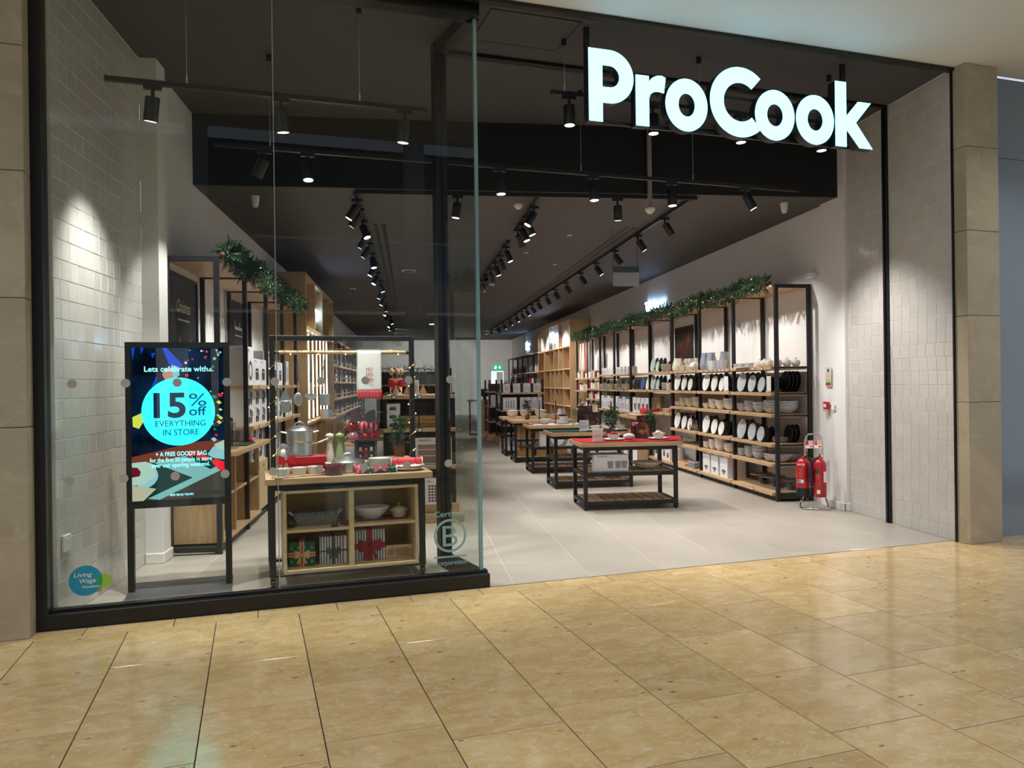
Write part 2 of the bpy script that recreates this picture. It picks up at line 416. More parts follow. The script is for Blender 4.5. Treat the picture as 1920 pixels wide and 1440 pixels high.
# ---- side, back and tiled walls
struct('wall_left', mesh(MB().box(XL-.12, XL, 7.28, YB, 0, ZL+.05), WHITEW), 'white painted left wall behind the shelving', 'wall')
struct('wall_left_upper', mesh(MB().box(XL-.12, XL, 7.28, YBULK, ZL+.05, ZH), WHITEW), 'white left wall up to the high ceiling', 'wall')
struct('wall_left_return', mesh(MB().box(-2.27, -2.13, 7.04, 7.28, 0, ZH), WHITEW), 'short white pier beside the tiled left wall', 'wall')
struct('baseboard_left', mesh(MB().cbox(-2.27, -2.115, 7.025, 7.3, 0, .09, .006), SKIRT), 'white skirting round the left pier', 'skirting')
struct('wall_right', mesh(MB().box(XR, XR+.12, 8.80, YB, 0, ZL+.05), WHITEW), 'white painted right wall behind the tableware shelves', 'wall')
struct('wall_right_pier', mesh(MB().box(4.945, XR+.12, 8.30, 8.80, 0, ZL+.8), WHITEW), 'white pier behind the fire extinguishers', 'wall')
bb = MB().cbox(4.912, 5.09, 8.285, 8.30, 0, .09, .005).cbox(4.912, 4.93, 8.285, 8.815, 0, .09, .005)
struct('baseboard_right', mesh(bb, SKIRT), 'white skirting round the right pier', 'skirting')
struct('wall_back', mesh(MB().box(XL-.2, 3.95, YB, YB+.1, 0, ZL+.05).box(4.6, XR+.2, YB, YB+.1, 0, ZL+.05).box(3.95, 4.6, YB, YB+.1, 2.1, ZL+.05), WHITEW), 'far white wall at the back of the shop', 'wall')
LITROOM = EM('lit room beyond', '#dce8ef', .8)
dr = struct('door_1', None, 'open doorway to a bright back room', 'doorway', (4.275, YB, 0))
ob('bright_room', mesh(MB().box(-.32, .32, .3, .32, 0, 2.1), LITROOM), dr)
ob('door_frame', mesh(MB().box(-.36, -.32, -.02, .3, 0, 2.14).box(.32, .36, -.02, .3, 0, 2.14).box(-.36, .36, -.02, .3, 2.1, 2.14), WHITE), dr)
ob('door_leaf', mesh(MB().cbox(-.02, .28, .22, .26, 0, 2.05), SKIRT), dr)

TILE = M('glazed off white zellige tile', '#c9c5be', .16, coat=.25, bump=(16, .3), rand=.035)
TGROUT = M('white tile grout', '#f0eee9', .7)
TP = .1318
tmesh = []
for q in range(4):
    w = TP/2-.0016
    tmesh.append(mesh(MB().cbox(-w, w, -w, w, -.006, .0030, .0024), TILE))
tr = random.Random(3)
def tiled_wall(name, label, x, y0, y1, sgn, limit):
    """tiles hung on a wall at x, facing sgn; rows slip sideways like hand-laid tile"""
    back = mesh(MB().box(min(x, x-sgn*.1), max(x, x-sgn*.1), y0, y1, 0, ZH), TGROUT)
    w = struct(name, back, label, 'wall')
    rows = int(ZH/TP); n = 0; rest = MB()
    for r_ in range(rows+1):
        zc = TP*(r_+.5)
        if zc+TP/2 > ZH+.02: continue
        sh = tr.uniform(0, .28)*TP; y = y0 - sh
        while y < y1 - .004:
            a, b = max(y, y0), min(y+TP, y1)
            if b-a > .02:
                tilt = (tr.gauss(0, .006), PI/2*sgn + tr.gauss(0, .006), 0)
                if b-a > TP-.002 and n < limit:
                    ob('tile', tmesh[tr.randrange(4)], w, (x+sgn*.0005, (a+b)/2, zc), tilt); n += 1
                elif n < limit:
                    ob('cut_tile', tmesh[0], w, (x+sgn*.0005, (a+b)/2, zc), tilt, (1, (b-a-.002)/(TP-.002), 1)); n += 1
                else:
                    s0 = len(rest.v); k = TP/2-.0016
                    rest.cbox(-k, k, -(b-a)/2+.0014, (b-a)/2-.0014, -.006, .0030, .0024)
                    rest.xf(Matrix.Translation((x+sgn*.0005, (a+b)/2, zc)) @ Euler(tilt).to_matrix().to_4x4(), s0)
            y += TP
    if rest.v: tag(ob('upper_tiles', mesh(rest, TILE), w), kind='stuff')
    return w
tiled_wall('wall_left_tiled', 'white glazed tile wall behind the window on the left', -2.275, 5.36, 7.05, 1, 300)
tiled_wall('wall_right_front', 'white glazed tile wall between pillar and black rail', 4.985, 6.56, 7.515, -1, 300)
tiled_wall('wall_right_rear', 'narrow white tile wall behind the black rail', 4.985, 7.59, 8.30, -1, 300)
struct('trim_7', mesh(MB().cbox(4.955, 5.05, 7.515, 7.59, 0, ZH, .004).box(4.945, 4.957, 7.54, 7.565, 0, ZH), BLACKM), 'black shutter guide rail down the tiled right wall', 'rail')
struct('trim_8', mesh(MB().box(4.972, 4.99, 6.545, 6.562, 0, ZH), BLACKM), 'thin black edge where tiles meet the stone pillar', 'trim')

# ---- stone pillars either side of the shop front, cut in four courses
def pillar(name, label, a0, a1, d0, d1):
    p = struct(name, None, label, 'pillar')
    zs = [0, 1.287, 2.074, 2.847, 3.611, ZH]
    ob('core', mesh(mallbox(a0+.006, a1-.006, d0+.006, d1, 0, ZH), JOINT), p)
    for q in range(5):
        mb = MB().cbox(a0, a1, d0, d1-.004, zs[q]+(.002 if q else 0), zs[q+1]-.002, .004); cx = Vector(((a0+a1)/2, (d0+d1)/2, (zs[q]+zs[q+1])/2))
        mb.xf(Matrix.Translation(-cx)); me = mesh(mb, PILLAR)
        ob('stone_block', me, p, mw(cx.x, cx.y, cx.z), (0, 0, FA))
pillar('wall_pillar_left', 'cream limestone pillar left of the shop window', -2.6, -1.302, 5.41, 5.85)
pillar('wall_pillar_right', 'cream limestone pillar right of the shop entrance', 6.142, 6.53, 5.345, 5.505)
BLUEP = M('glossy grey blue hoarding', '#7f8b96', .18, coat=.2)
hb = struct('wall_hoarding', None, 'glossy blue grey panels beyond the right pillar', 'wall')
for z0, z1 in ((0, 3.583), (3.588, 4.335)):
    for q in range(3): ob('panel', mesh(mallbox(6.535+q*1.4, 6.53+(q+1)*1.4, 5.50, 5.54, z0, z1), BLUEP), hb)
ob('back', mesh(mallbox(6.53, 10.8, 5.54, 5.6, 0, ZH), BLACKM), hb)

# ---- the glazed shop window: black frame, two panes and a return pane with a post
PANE = GLASS('shop window glass', '#f6f9f7', 1.45)
PANE_EDGE = M('green glass edge', '#7fa6a8', .15, spec=.6)
fr = struct('window_1', None, 'frameless glass shop window on a black plinth', 'shop window', mw(0, 0), FA)
ob('plinth', mesh(MB().cbox(-1.302, 1.66, 5.54, 5.70, 0, .10, .004).cbox(-1.302, 1.66, 5.60, 5.66, .09, .115, .002), BLACKM), fr)
ob('mullion', mesh(MB().cbox(-1.302, -1.238, 5.545, 5.70, 0, ZH, .003), BLACKM), fr)
ob('head_channel', mesh(MB().cbox(-1.302, 1.64, 5.56, 5.70, 4.26, ZH, .003), BLACKM), fr)
ob('pane', mesh(MB().box(-1.238, .157, 5.622, 5.638, .10, 4.28), PANE), fr)
ob('pane', mesh(MB().box(.163, 1.605, 5.622, 5.638, .10, 4.28), PANE), fr)
ob('pane_joint', mesh(MB().box(.157, .163, 5.621, 5.639, .10, 4.28), M('clear silicone joint', '#9aa3a3', .3, spec=.6)), fr)
ob('glass_edge', mesh(MB().cbox(1.605, 1.632, 5.620, 5.650, .10, 4.28, .002), PANE_EDGE), fr)
# return pane
p0, p1 = mw(1.616, 5.645), Vector((.292, 6.472, 0))
rz = math.atan2(p1.y-p0.y, p1.x-p0.x); ln = (p1-p0).length
rt = struct('window_2', None, 'glass return pane leading back to the black post', 'window', (p0.x, p0.y, 0), rz)
ob('pane', mesh(MB().box(.01, ln, -.008, .008, .10, 4.28), PANE), rt)
ob('plinth', mesh(MB().cbox(.0, ln+.05, -.05, .05, 0, .10, .004), BLACKM), rt)
ob('head_channel', mesh(MB().cbox(.0, ln+.05, -.045, .045, 4.26, ZH, .003), BLACKM), rt)
ob('post', mesh(MB().cbox(ln, ln+.10, -.05, .05, 0, ZH, .004), BLACKM), rt)

# ---- printed film on the glass
FILM = M('frosted dot film', '#b3aeac', .6)
i_ = 0
names = ['first', 'second', 'third', 'fourth', 'fifth', 'sixth', 'seventh', 'eighth', 'ninth', 'tenth', 'eleventh', 'twelfth', 'thirteenth', 'fourteenth', 'fifteenth', 'sixteenth', 'seventeenth', 'eighteenth', 'nineteenth', 'twentieth']
dotm = mesh(MB().lathe([(.029, 0), (.029, .0008)], 28).xf(Matrix.Rotation(PI/2, 4, 'X')), FILM)
for zz, row in ((1.55, 'upper'), (.927, 'lower')):
    for k in range(9):
        tag(ob('glass_dot', dotm, None, mw(-1.10+.3115*k - (.02 if zz < 1 else 0), 5.6205, zz), (0, 0, FA)), '%s grey dot from the left in the %s row on the window glass' % (names[k], row), 'dot sticker', 'grey dots on the window glass')
# living wage roundels
lw = thing('window_sticker', 'round blue and green Living Wage sticker low on the window glass', 'sticker', mw(-1.037, 5.6195, .28), FA)
LWB = M('sticker blue', '#1f92b4', .5); LWG = M('sticker lime', '#9cc23c', .5); LWT = M('sticker white', '#dfe9ea', .5); LWD = M('sticker green overlap', '#2f9a6b', .5)
ob('lime_disc', shape_mesh([ring(.105, -.008, .046)], .0006, LWG), lw)
ob('amber_disc', shape_mesh([ring(.075, -.062, .02)], .0005, M('sticker amber', '#b59b2c', .5)), lw)
ob('blue_disc', shape_mesh([ring(0, 0, .098)], .0009, LWB), lw)
lens = [p for p in arc(.105, -.008, .046, 115, 245, 16)] + [p for p in arc(0, 0, .098, -29, 20, 12)]
ob('overlap', shape_mesh([lens], .0012, LWD), lw)
for s_, w_, h_, x_, z_ in (('Living', .105, .028, -.015, .026), ('Wage', .095, .028, .012, -.014), ('Foundation', .10, .016, .03, -.047)):
    ob('lettering', text_mesh(s_, w_, h_, LWT, .01, .0014, shear=.15), lw, (x_, 0, z_))
# B corporation mark
BC = M('pale teal film', '#86aeb0', .5)
bc = thing('window_mark', 'pale teal circled B certification mark near the glass corner', 'sticker', mw(1.378, 5.6195, .39), FA)
ob('ring', shape_mesh([ring(0, 0, .124, 56), ring(0, 0, .106, 56)], .0008, BC), bc)
ob('letter', text_mesh('B', .115, .155, BC, .0, .0008), bc, (0, 0, -.078))
ob('bar', mesh(MB().box(-.124, .124, -.001, 0, -.163, -.150), BC), bc)
ob('lettering', text_mesh('Certified', .245, .042, BC, .012, .0008), bc, (0, 0, .142))
ob('lettering', text_mesh('Corporation', .25, .033, BC, .012, .0008), bc, (0, 0, -.216))

# ---- mall behind the viewer, seen in the glass
MW = M('mall white render', '#9a9ea4', .7); MD = M('mall dark shopfront', '#14171c', .6)
op = struct('wall_mall', None, 'shopfronts and balcony on the far side of the mall', 'building', mw(0, 0), FA)
ob('lower_front', mesh(MB().box(-9, 14, -12.2, -12, 0, 3.6), MD), op)
ob('balcony_slab', mesh(MB().box(-9, 14, -12, -9.5, 3.7, 4.25), MW), op)
ob('upper_wall', mesh(MB().box(-9, 14, -12.2, -12, 4.25, 8.5), M('mall upper wall', '#333c47', .7)), op)
ob('balustrade', mesh(MB().box(-9, 14, -9.55, -9.53, 4.25, 5.3), M('blue glass balustrade', '#2c5f86', .1)), op)
ob('handrail', mesh(MB().box(-9, 14, -9.58, -9.50, 5.3, 5.36), STEEL), op)
for q, x in enumerate((-6.5, -2.5, 2.0, 6.5)):
    ob('lit_window', mesh(MB().box(x, x+1.6, -11.99, -11.97, .4, 2.6), EM('lit shop window', '#e9f2f4', 1.0)), op)
for q, x in enumerate((-7.5, -1.5, 4.0, 9.0)):
    ob('column', mesh(MB().box(x, x+.5, -9.9, -9.5, 0, 8.5), MW), op)
# ================================================================== LIGHT FITTINGS
LENS = EM('lit spotlight lens', '#fff4e2', 9.0)
LENSOFF = EM('dim spotlight lens', '#fff0dd', 1.2)
TRACKM = M('black track', '#1b1b1d', .4)
sp_adapter = mesh(MB().cbox(-.06, .06, -.017, .017, -.03, 0, .003).cyl(0, 0, -.075, -.03, .012, 10), TRACKM)
sp_body = mesh(MB().lathe([(.02, .0), (.046, -.004), (.048, -.01), (.048, -.165), (.046, -.17), (.041, -.17), (.041, -.167)], 24), TRACKM, True)
sp_yoke = mesh(MB().cbox(-.012, .012, -.012, .012, -.03, .012, .002), TRACKM)
sp_lens = mesh(MB().lathe([(.040, -.1685), (.040, -.1675)], 20), LENS)
SPOTC = (1.0, .975, .94)
PWR = 1.35
lamp_cache = {}
def spot_head(loc, aim, power, label, group, rz=0.0, size=68, blend=.6, lit=True, lightcol=SPOTC, k=1.0):
    o = thing('track_spotlight', label, 'spotlight', loc, rz, group)
    ob('adapter', sp_adapter, o)
    dv = (Vector(aim) - (Vector(loc) + Vector((0, 0, -.09)))).normalized()
    q = (-dv).to_track_quat('Z', 'Y'); q = Matrix.Rotation(-rz, 3, 'Z') @ q.to_matrix()
    b = ob('body', sp_body, o, (0, 0, -.075)); b.rotation_euler = q.to_euler()
    ob('lens', sp_lens, b)
    if power > 0:
        key = (power, size, blend)
        if key not in lamp_cache:
            ld = bpy.data.lights.new('spot_lamp', 'SPOT'); ld.energy = power*PWR; ld.spot_size = RAD(size); ld.spot_blend = blend; ld.color = lightcol; ld.shadow_soft_size = .035
            lamp_cache[key] = ld
        lo = bpy.data.objects.new('lamp', lamp_cache[key]); C.objects.link(lo); lo.parent = b; lo.location = (0, 0, -.19)
    return o
def track(name, label, p0, p1, h=.035, group=None, sub=()):
    p0, p1 = Vector(p0), Vector(p1); ln_ = (p1-p0).length; rz_ = math.atan2(p1.y-p0.y, p1.x-p0.x)
    t = thing(name, label, 'light track', p0, rz_, group)
    ob('rail', mesh(MB().cbox(0, ln_, -.018, .018, 0, h, .002), TRACKM), t)
    for s_ in sub:   # suspension wires: distance along the rail, ceiling height
        ob('wire', mesh(MB().tube([(s_[0], 0, h), (s_[0], 0, s_[1]-p0.z-.05)], .0025, 5), STEEL), t)
        ob('ceiling_cap', mesh(MB().cyl(s_[0], 0, s_[1]-p0.z-.06, s_[1]-p0.z, .022, 12), TRACKM), t)
        ob('ferrule', mesh(MB().cyl(s_[0], 0, h, h+.06, .006, 8), STEEL), t)
    return t
# suspended tracks in the high front zone, parallel to the shop front
z1, d1 = 3.61, 5.88
track('light_track', 'short suspended track high behind the left window pane', mw(-.93, d1, z1), mw(1.30, d1, z1), sub=((.52, ZH), (1.72, ZH)))
z2, d2 = 3.54, 6.97
track('light_track', 'long suspended track crossing in front of the black bulkhead', mw(-.28, d2, z2), mw(5.62, d2, z2), sub=((.45, ZH), (1.9, ZH), (3.35, ZH), (4.6, ZH)))
z3, d3 = 3.89, 5.95
track('light_track', 'suspended track hidden behind the illuminated shop sign', mw(2.36, d3, z3), mw(5.45, d3, z3), sub=((.12, ZH), (1.4, ZH), (2.8, ZH)))
g1 = 'spotlights on the suspended front tracks'
spot_head(mw(-.63, d1, z1), (-2.25, 6.25, .35), 120, 'black spotlight hanging left of the window joint, washing the tiles', g1, FA, 76, .9)
spot_head(mw(.22, d1, z1), mw(.5, 6.25, .6), 85, 'black spotlight hanging beside the vertical glass joint', g1, FA)
spot_head(mw(1.13, d1, z1), mw(.9, 6.2, .6), 85, 'black spotlight at the right end of the short window track', g1, FA)
for q, (a, aim, pw, nm) in enumerate(((.12, (-2.1, 7.3, 1.6), 55, 'tilted black spotlight near the left end of the long front track'), (.48, mw(.5, 6.4, .5), 45, 'black spotlight second from left on the long front track'), (2.24, mw(2.3, 6.75, 0), 58, 'black spotlight just right of the glass corner on the long front track'),
        (3.2, mw(3.25, 6.7, 0), 58, 'black spotlight under the r of the shop sign, long front track'), (4.07, mw(4.1, 6.75, 0), 58, 'black spotlight under the C of the shop sign, long front track'), (4.95, (4.97, 7.5, .8), 102, 'tilted black spotlight at the right end of the long front track'))):
    spot_head(mw(a, d2, z2), aim, pw, nm, g1, FA, 82 if pw > 100 else 68, .85 if pw > 100 else .6)
for q, (a, aim, nm) in enumerate(((2.52, mw(2.5, 5.8, 0), 'black spotlight left of the sign letter P'), (3.30, mw(3.3, 5.75, 0), 'black spotlight showing below the sign letters r and o'), (4.18, mw(4.2, 5.8, 0), 'black spotlight showing below the sign letter C'), (5.06, mw(5.1, 5.85, 0), 'black spotlight showing below the sign letter k'))):
    spot_head(mw(a, d3, z3), aim, 60, nm, g1, FA, 70, .8)
# tracks under the main ceiling
zt = 3.575
track('light_track', 'cross track right under the bulkhead edge', (-.55, 8.50, zt), (3.28, 8.50, zt), .04)
track('light_track', 'left long ceiling track with a row of spotlights', (-.55, 8.53, zt), (-.55, 34, zt), .04)
track('light_track', 'short centre ceiling track near the bulkhead', (1.47, 8.53, zt), (1.47, 10.5, zt), .04)
track('light_track', 'centre ceiling track deeper in the shop', (1.47, 11.3, zt), (1.47, 17.0, zt), .04)
track('light_track', 'right long ceiling track with a row of spotlights', (3.22, 8.53, zt), (3.22, 35, zt), .04)
rr = random.Random(5)
for q, y in enumerate((8.75, 9.2, 9.85, 10.6, 11.4, 12.3, 13.3, 14.4, 15.5, 16.8, 18.2, 19.6, 21.0, 22.4, 23.8, 25.4, 27, 29, 31, 33)):
    tz = rr.uniform(.7, 1.7)
    if y > 28: spot_head((-.55, y, zt), (.3+.4*(q % 2), 37.5, 1.9), 62, '%s spotlight from the entrance on the left ceiling track' % names[q], 'spotlights on the left ceiling track'); continue
    tx = -1.9 if q % 3 != 2 else rr.uniform(-.6, .6)
    spot_head((-.55, y, zt), (tx, y+rr.uniform(-.9, .3), tz if q % 3 != 2 else .6), 62 if y < 20 else 120, '%s spotlight from the entrance on the left ceiling track' % names[q], 'spotlights on the left ceiling track')
for q, y in enumerate((8.95, 9.5, 9.9, 10.3, 11.6, 12.4, 13.1, 13.9, 14.7, 15.5)):
    aim = ((.1, 8.75, 1.0), (2.6, 9.3, .75), (2.4, 9.4, .7), (2.6, 11.2, .75), (2.6, 11.3, .7), (2.6, 13.1, .75), (2.5, 13, .7), (2.5, 14.8, .75), (2.6, 18.6, 1.2), (2.4, 16.1, .75))[q]
    spot_head((1.47, y, zt), aim, 78, '%s spotlight from the entrance on the centre ceiling track' % names[q], 'spotlights on the centre ceiling track')
for q, y in enumerate((9.45, 10.6, 11.85, 13.1, 14.3, 15.7, 16.9, 18.0, 19.2, 20.2, 21.2, 22.1, 23.2, 24.8, 26.4, 28.2, 30.2, 32.4)):
    if y > 30: spot_head((3.22, y, zt), (3.0, 37.5, 2.0), 62, '%s spotlight from the entrance on the right ceiling track' % names[q], 'spotlights on the right ceiling track'); continue
    spot_head((3.22, y, zt), (4.75, y+rr.uniform(-.25, .25), 1.25+rr.uniform(-.25, .2)), 62 if y < 20 else 72, '%s spotlight from the entrance on the right ceiling track' % names[q], 'spotlights on the right ceiling track', 0, 84, .6)
spot_head((.55, 8.50, zt), (.2, 8.6, .9), 60, 'upright spotlight hanging from the cross track left of the post', 'spotlights on the cross track')
spot_head((2.35, 8.50, zt), (2.5, 8.9, .7), 45, 'upright spotlight hanging from the cross track right of centre', 'spotlights on the cross track')
# recessed mall downlights in the soffit (they light the pillars and floor)
DLR = M('downlight ring', '#cfcdc8', .4)
dl_ring = mesh(MB().lathe([(.105, -.006), (.105, 0), (.085, .0), (.083, -.006)], 28), DLR, True)
dl_disc = mesh(MB().lathe([(.083, -.003), (.083, -.001)], 24), EM('lit downlight disc', '#ffe7c4', 6))
dld = bpy.data.lights.new('downlight_lamp', 'SPOT'); dld.energy = 54; dld.spot_size = RAD(110); dld.spot_blend = .8; dld.color = (1, .92, .80); dld.shadow_soft_size = .08
for q, (a, d) in enumerate(((-2.6, 4.4), (-1.3, 3.4), (.2, 3.0), (1.8, 3.0), (3.4, 3.0), (5.0, 3.2), (6.35, 4.4), (7.8, 4.2))):
    o = tag(ob('mall_downlight', dl_ring, None, mw(a, d, ZH-.001), (0, 0, 0)), '%s recessed downlight from the left in the mall soffit' % names[q], 'downlight', 'mall soffit downlights')
    ob('disc', dl_disc, o)
    lo = bpy.data.objects.new('lamp', dld); C.objects.link(lo); lo.parent = o; lo.location = (0, 0, -.02)

# ---- ceiling devices
DEV = M('white plastic device', '#e6e4e0', .4)
def dome(loc, label, r=.06):
    o = thing('dome_camera', label, 'camera', loc)
    ob('base', mesh(MB().cyl(0, 0, -.035, 0, r, 20), DEV), o); ob('dome', mesh(MB().sphere(0, 0, -.035, r*.72, 16, 8), M('smoked dome', '#3a3a3c', .1)), o)
def bullet(loc, label, rz):
    o = thing('security_camera', label, 'camera', loc, rz)
    ob('mount', mesh(MB().cyl(0, 0, -.03, 0, .045, 16), DEV), o); ob('body', mesh(MB().lathe([(.0001, -.16), (.03, -.15), (.045, -.09), (.05, -.05), (.045, -.03)], 18).xf(Matrix.Diagonal((.85, .85, .8, 1))), DEV, True), o)
bullet((4.46, 8.75, ZL), 'white security camera under the ceiling at right', 0)
bullet((-1.66, 8.88, ZL), 'white security camera under the ceiling at left, seen through glass', 0)
dome((1.75, 16.4, ZL), 'small white dome camera in mid ceiling', .07)
dome((-1.2, 17.2, ZL), 'small white dome camera beside the knife cabinet ceiling', .07)
def detector(loc, label, stem=0):
    o = thing('smoke_detector', label, 'smoke detector', loc)
    if stem: ob('drop_pipe', mesh(MB().cbox(-.022, .022, -.022, .022, 0, stem, .003), M('grey pipe', '#8e8c8a', .5)), o)
    ob('base', mesh(MB().cyl(0, 0, -.025, 0, .055, 24), DEV), o)
    ob('head', mesh(MB().lathe([(.0001, -.06), (.025, -.057), (.036, -.045), (.042, -.025)], 20), DEV, True), o)
detector((1.30, 9.05, ZL), 'smoke detector on the ceiling above the first table')
detector((2.68, 8.36, 3.44), 'smoke detector at the foot of a grey drop pipe', ZH-3.44)
for q, (x, y) in enumerate(((1.9, 12.4), (2.3, 10.9), (2.6, 13.6), (.9, 19), (.3, 22))):
    o = thing('ceiling_sensor', 'small ceiling sprinkler plate, %s from the entrance' % names[q], 'sprinkler', (x, y, ZL), 0, 'ceiling sprinkler plates')
    ob('plate', mesh(MB().cyl(0, 0, -.008, 0, .04, 16), DEV), o)
rl = thing('recessed_light', 'bright round recessed light in the ceiling behind the glass', 'ceiling light', (.02, 14.5, ZL))
ob('ring', mesh(MB().lathe([(.13, -.012), (.13, 0), (.10, 0), (.098, -.012)], 28), DEV, True), rl); ob('disc', mesh(MB().cyl(0, 0, -.008, -.004, .10, 24), EM('round light disc', '#fff3d8', 5)), rl)
rl = thing('recessed_light', 'flat round ceiling light far back above the till', 'ceiling light', (.85, 27, ZL))
ob('ring', mesh(MB().lathe([(.16, -.04), (.16, 0)], 28), DEV, True), rl); ob('disc', mesh(MB().cyl(0, 0, -.045, -.04, .14, 24), EM('round light disc', '#fff3d8', 5)), rl)
# blank hanging acrylic sign in front of the tableware wall
hs_ = thing('hanging_sign', 'blank frosted acrylic sign hanging on two wires', 'hanging sign', (2.98, 10.4, 2.83))
ob('panel', mesh(MB().cbox(-.185, .185, -.004, .004, .0, .19, .002), M('frosted acrylic', '#b9bec4', .3, trans=.25)), hs_)
ob('top_strip', mesh(MB().cbox(-.185, .185, -.006, .006, .19, .27, .002), M('dark acrylic', '#4c555e', .2)), hs_)
for x in (-.18, .16): ob('wire', mesh(MB().tube([(x, 0, .27), (x, 0, ZL-2.83)], .003, 6), BLACK), hs_)
# emergency exit sign on the back wall
ex = thing('exit_sign', 'small green running man exit sign above the far doorway', 'exit sign', (4.27, YB-.06, 2.28))
EXG = EM('exit green', '#0f9a5c', 1.2); EXW = EM('exit white', '#eafff2', 2.0)
ob('panel', mesh(MB().cbox(-.21, .21, -.015, .015, -.11, .11, .004), EXG), ex)
ob('arrow', shape_mesh([[(.05, -.02), (.10, .06), (.15, -.02), (.12, -.02), (.12, -.07), (.08, -.07), (.08, -.02)]], .002, EXW), ex, (0, -.016, 0))
ob('running_figure', shape_mesh([[(-.16, -.08), (-.13, -.01), (-.15, .03), (-.10, .07), (-.04, .04), (-.07, .01), (-.05, -.04), (-.09, -.08), (-.09, -.03), (-.12, -.08)]], .002, EXW), ex, (0, -.016, 0))

# ================================================================== ILLUMINATED SHOP SIGN
FACE = EM('lit sign face', '#7fdaff', 2.5)
SIDE = M('black sign return', '#1c1c1f', .4)
sd = 5.60
sg = thing('shop_sign', 'large illuminated ProCook letters hanging over the entrance', 'shop sign', mw(0, sd, 0), FA)
def letter(loops, nm):
    b = ob(nm, shape_mesh(loops, .085, SIDE), sg, (0, .085, 0))
    ob('lit_face', shape_mesh(loops, .006, FACE), b, (0, -.0855, 0))
T_ = .118
zb, zx, zc = 3.578, 3.995, 4.152
# P
a0, a1 = 2.54, 2.932
R_ = (zc-3.73)/2; cz = (zc+3.73)/2
letter([[(a0, zb), (a0+T_, zb), (a0+T_, 3.73)] + arc(a1-R_, cz, R_, -90, 90, 28) + [(a0, zc)],
        [(a0+T_, 3.73+.125)] + arc(a1-R_, cz, R_-.125, -90, 90, 20) + [(a0+T_, zc-.125)]], 'letter_p')
# r
a0 = 2.952
letter([[(a0, zb), (a0+T_, zb), (a0+T_, 3.80), (a0+.132, 3.84), (a0+.165, 3.862), (a0+.205, 3.868), (a0+.255, 3.86), (a0+.272, 3.985), (a0+.235, 4.0), (a0+.19, 3.995), (a0+.15, 3.975), (a0+T_, 3.94), (a0+T_, zx-.01), (a0, zx-.01)]], 'letter_r')
def o_shape(x0, x1): 
    cx = (x0+x1)/2; rx = (x1-x0)/2; cz = (zb-.008+zx+.006)/2; rz_ = (zx+.006-zb+.008)/2
    return [ring(cx, cz, rx, 56, rz_), ring(cx, cz, rx-T_*1.0, 40, rz_-T_*1.02)]
letter(o_shape(3.222, 3.614), 'letter_o')
# C
cx, cz, R_ = 3.935, 3.862, .294
letter([arc(cx, cz, R_, 47, 313, 48) + arc(cx, cz, R_-.13, 313, 47, 36)], 'letter_c')
letter(o_shape(4.082, 4.482), 'letter_o'); letter(o_shape(4.500, 4.900), 'letter_o')
# k
a0 = 4.918
letter([[(a0, zb), (a0+T_, zb), (a0+T_, 3.735), (a0+.262, zb), (a0+.405, zb), (a0+.222, 3.80), (a0+.392, zx-.005), (a0+.248, zx-.005), (a0+T_, 3.85), (a0+T_, zc), (a0, zc)]], 'letter_k')
ob('mounting_rail', mesh(MB().cbox(2.56, 5.30, .10, .13, 3.60, 3.63, .003).cbox(2.56, 5.30, .10, .13, 3.92, 3.95, .003), SIDE), sg)
for a in (2.575, 5.10): ob('hanging_bar', mesh(MB().cbox(a-.02, a+.02, .09, .13, 3.60, ZH, .003), SIDE), sg)
# ================================================================== GOODS (prototypes)
def plate_mesh(r, mat, h=.018):
    return mesh(MB().lathe([(.0001, .002), (r*.55, .002), (r*.6, 0), (r*.66, .002), (r*.98, h), (r, h+.002), (r*.985, h+.005), (r*.68, .010), (r*.6, .008), (.0001, .008)], 28), mat, True, 60)
def bowl_mesh(r, h, mat):
    return mesh(MB().lathe([(.0001, .0), (r*.45, 0), (r*.5, .004), (r*.78, h*.4), (r*.95, h*.8), (r, h), (r*.97, h), (r*.9, h*.78), (r*.72, h*.42), (r*.4, h*.16), (.0001, h*.12)], 26), mat, True, 60)
def loop_handle(x, z0, z1, out, r, mat):
    return mesh(MB().tube([(x, 0, z1), (x+out*.6, 0, z1+.004), (x+out, 0, z1-(z1-z0)*.25), (x+out*.95, 0, z0+(z1-z0)*.3), (x+out*.5, 0, z0+.01), (x-.004, 0, z0)], r, 7), mat, True)
def jug(r, h, mat):
    b = mesh(MB().lathe([(.0001, 0), (r*.8, 0), (r*.95, h*.1), (r, h*.3), (r*.86, h*.62), (r*.68, h*.88), (r*.72, h), (r*.66, h), (r*.62, h*.88), (r*.8, h*.6), (r*.9, h*.3), (.0001, h*.06)], 24), mat, True, 60)
    return Proto('jug', 'jug', [('body', b), ('handle', loop_handle(r*.7, h*.3, h*.86, r*.55, r*.09, mat)), ('lip', mesh(MB().add([(-r*.66, -r*.22, h*.93), (-r*.66, r*.22, h*.93), (-r*.95, 0, h*1.01), (-r*.62, 0, h*.8)], [(0, 2, 1), (0, 3, 2), (1, 2, 3), (0, 1, 3)]), mat))])
def mug(r, h, mat):
    b = mesh(MB().lathe([(.0001, 0), (r*.9, 0), (r, .008), (r, h), (r*.92, h), (r*.9, .01), (.0001, .012)], 20), mat, True)
    return Proto('mug', 'mug', [('body', b), ('handle', loop_handle(r*.96, h*.25, h*.8, r*.6, r*.1, mat))])
def tumbler(r, h, mat, nm='tumbler'):
    return single(nm, 'cup', mesh(MB().lathe([(.0001, 0), (r*.75, 0), (r*.8, .006), (r, h), (r*.93, h), (r*.72, .012), (.0001, .012)], 20), mat, True))
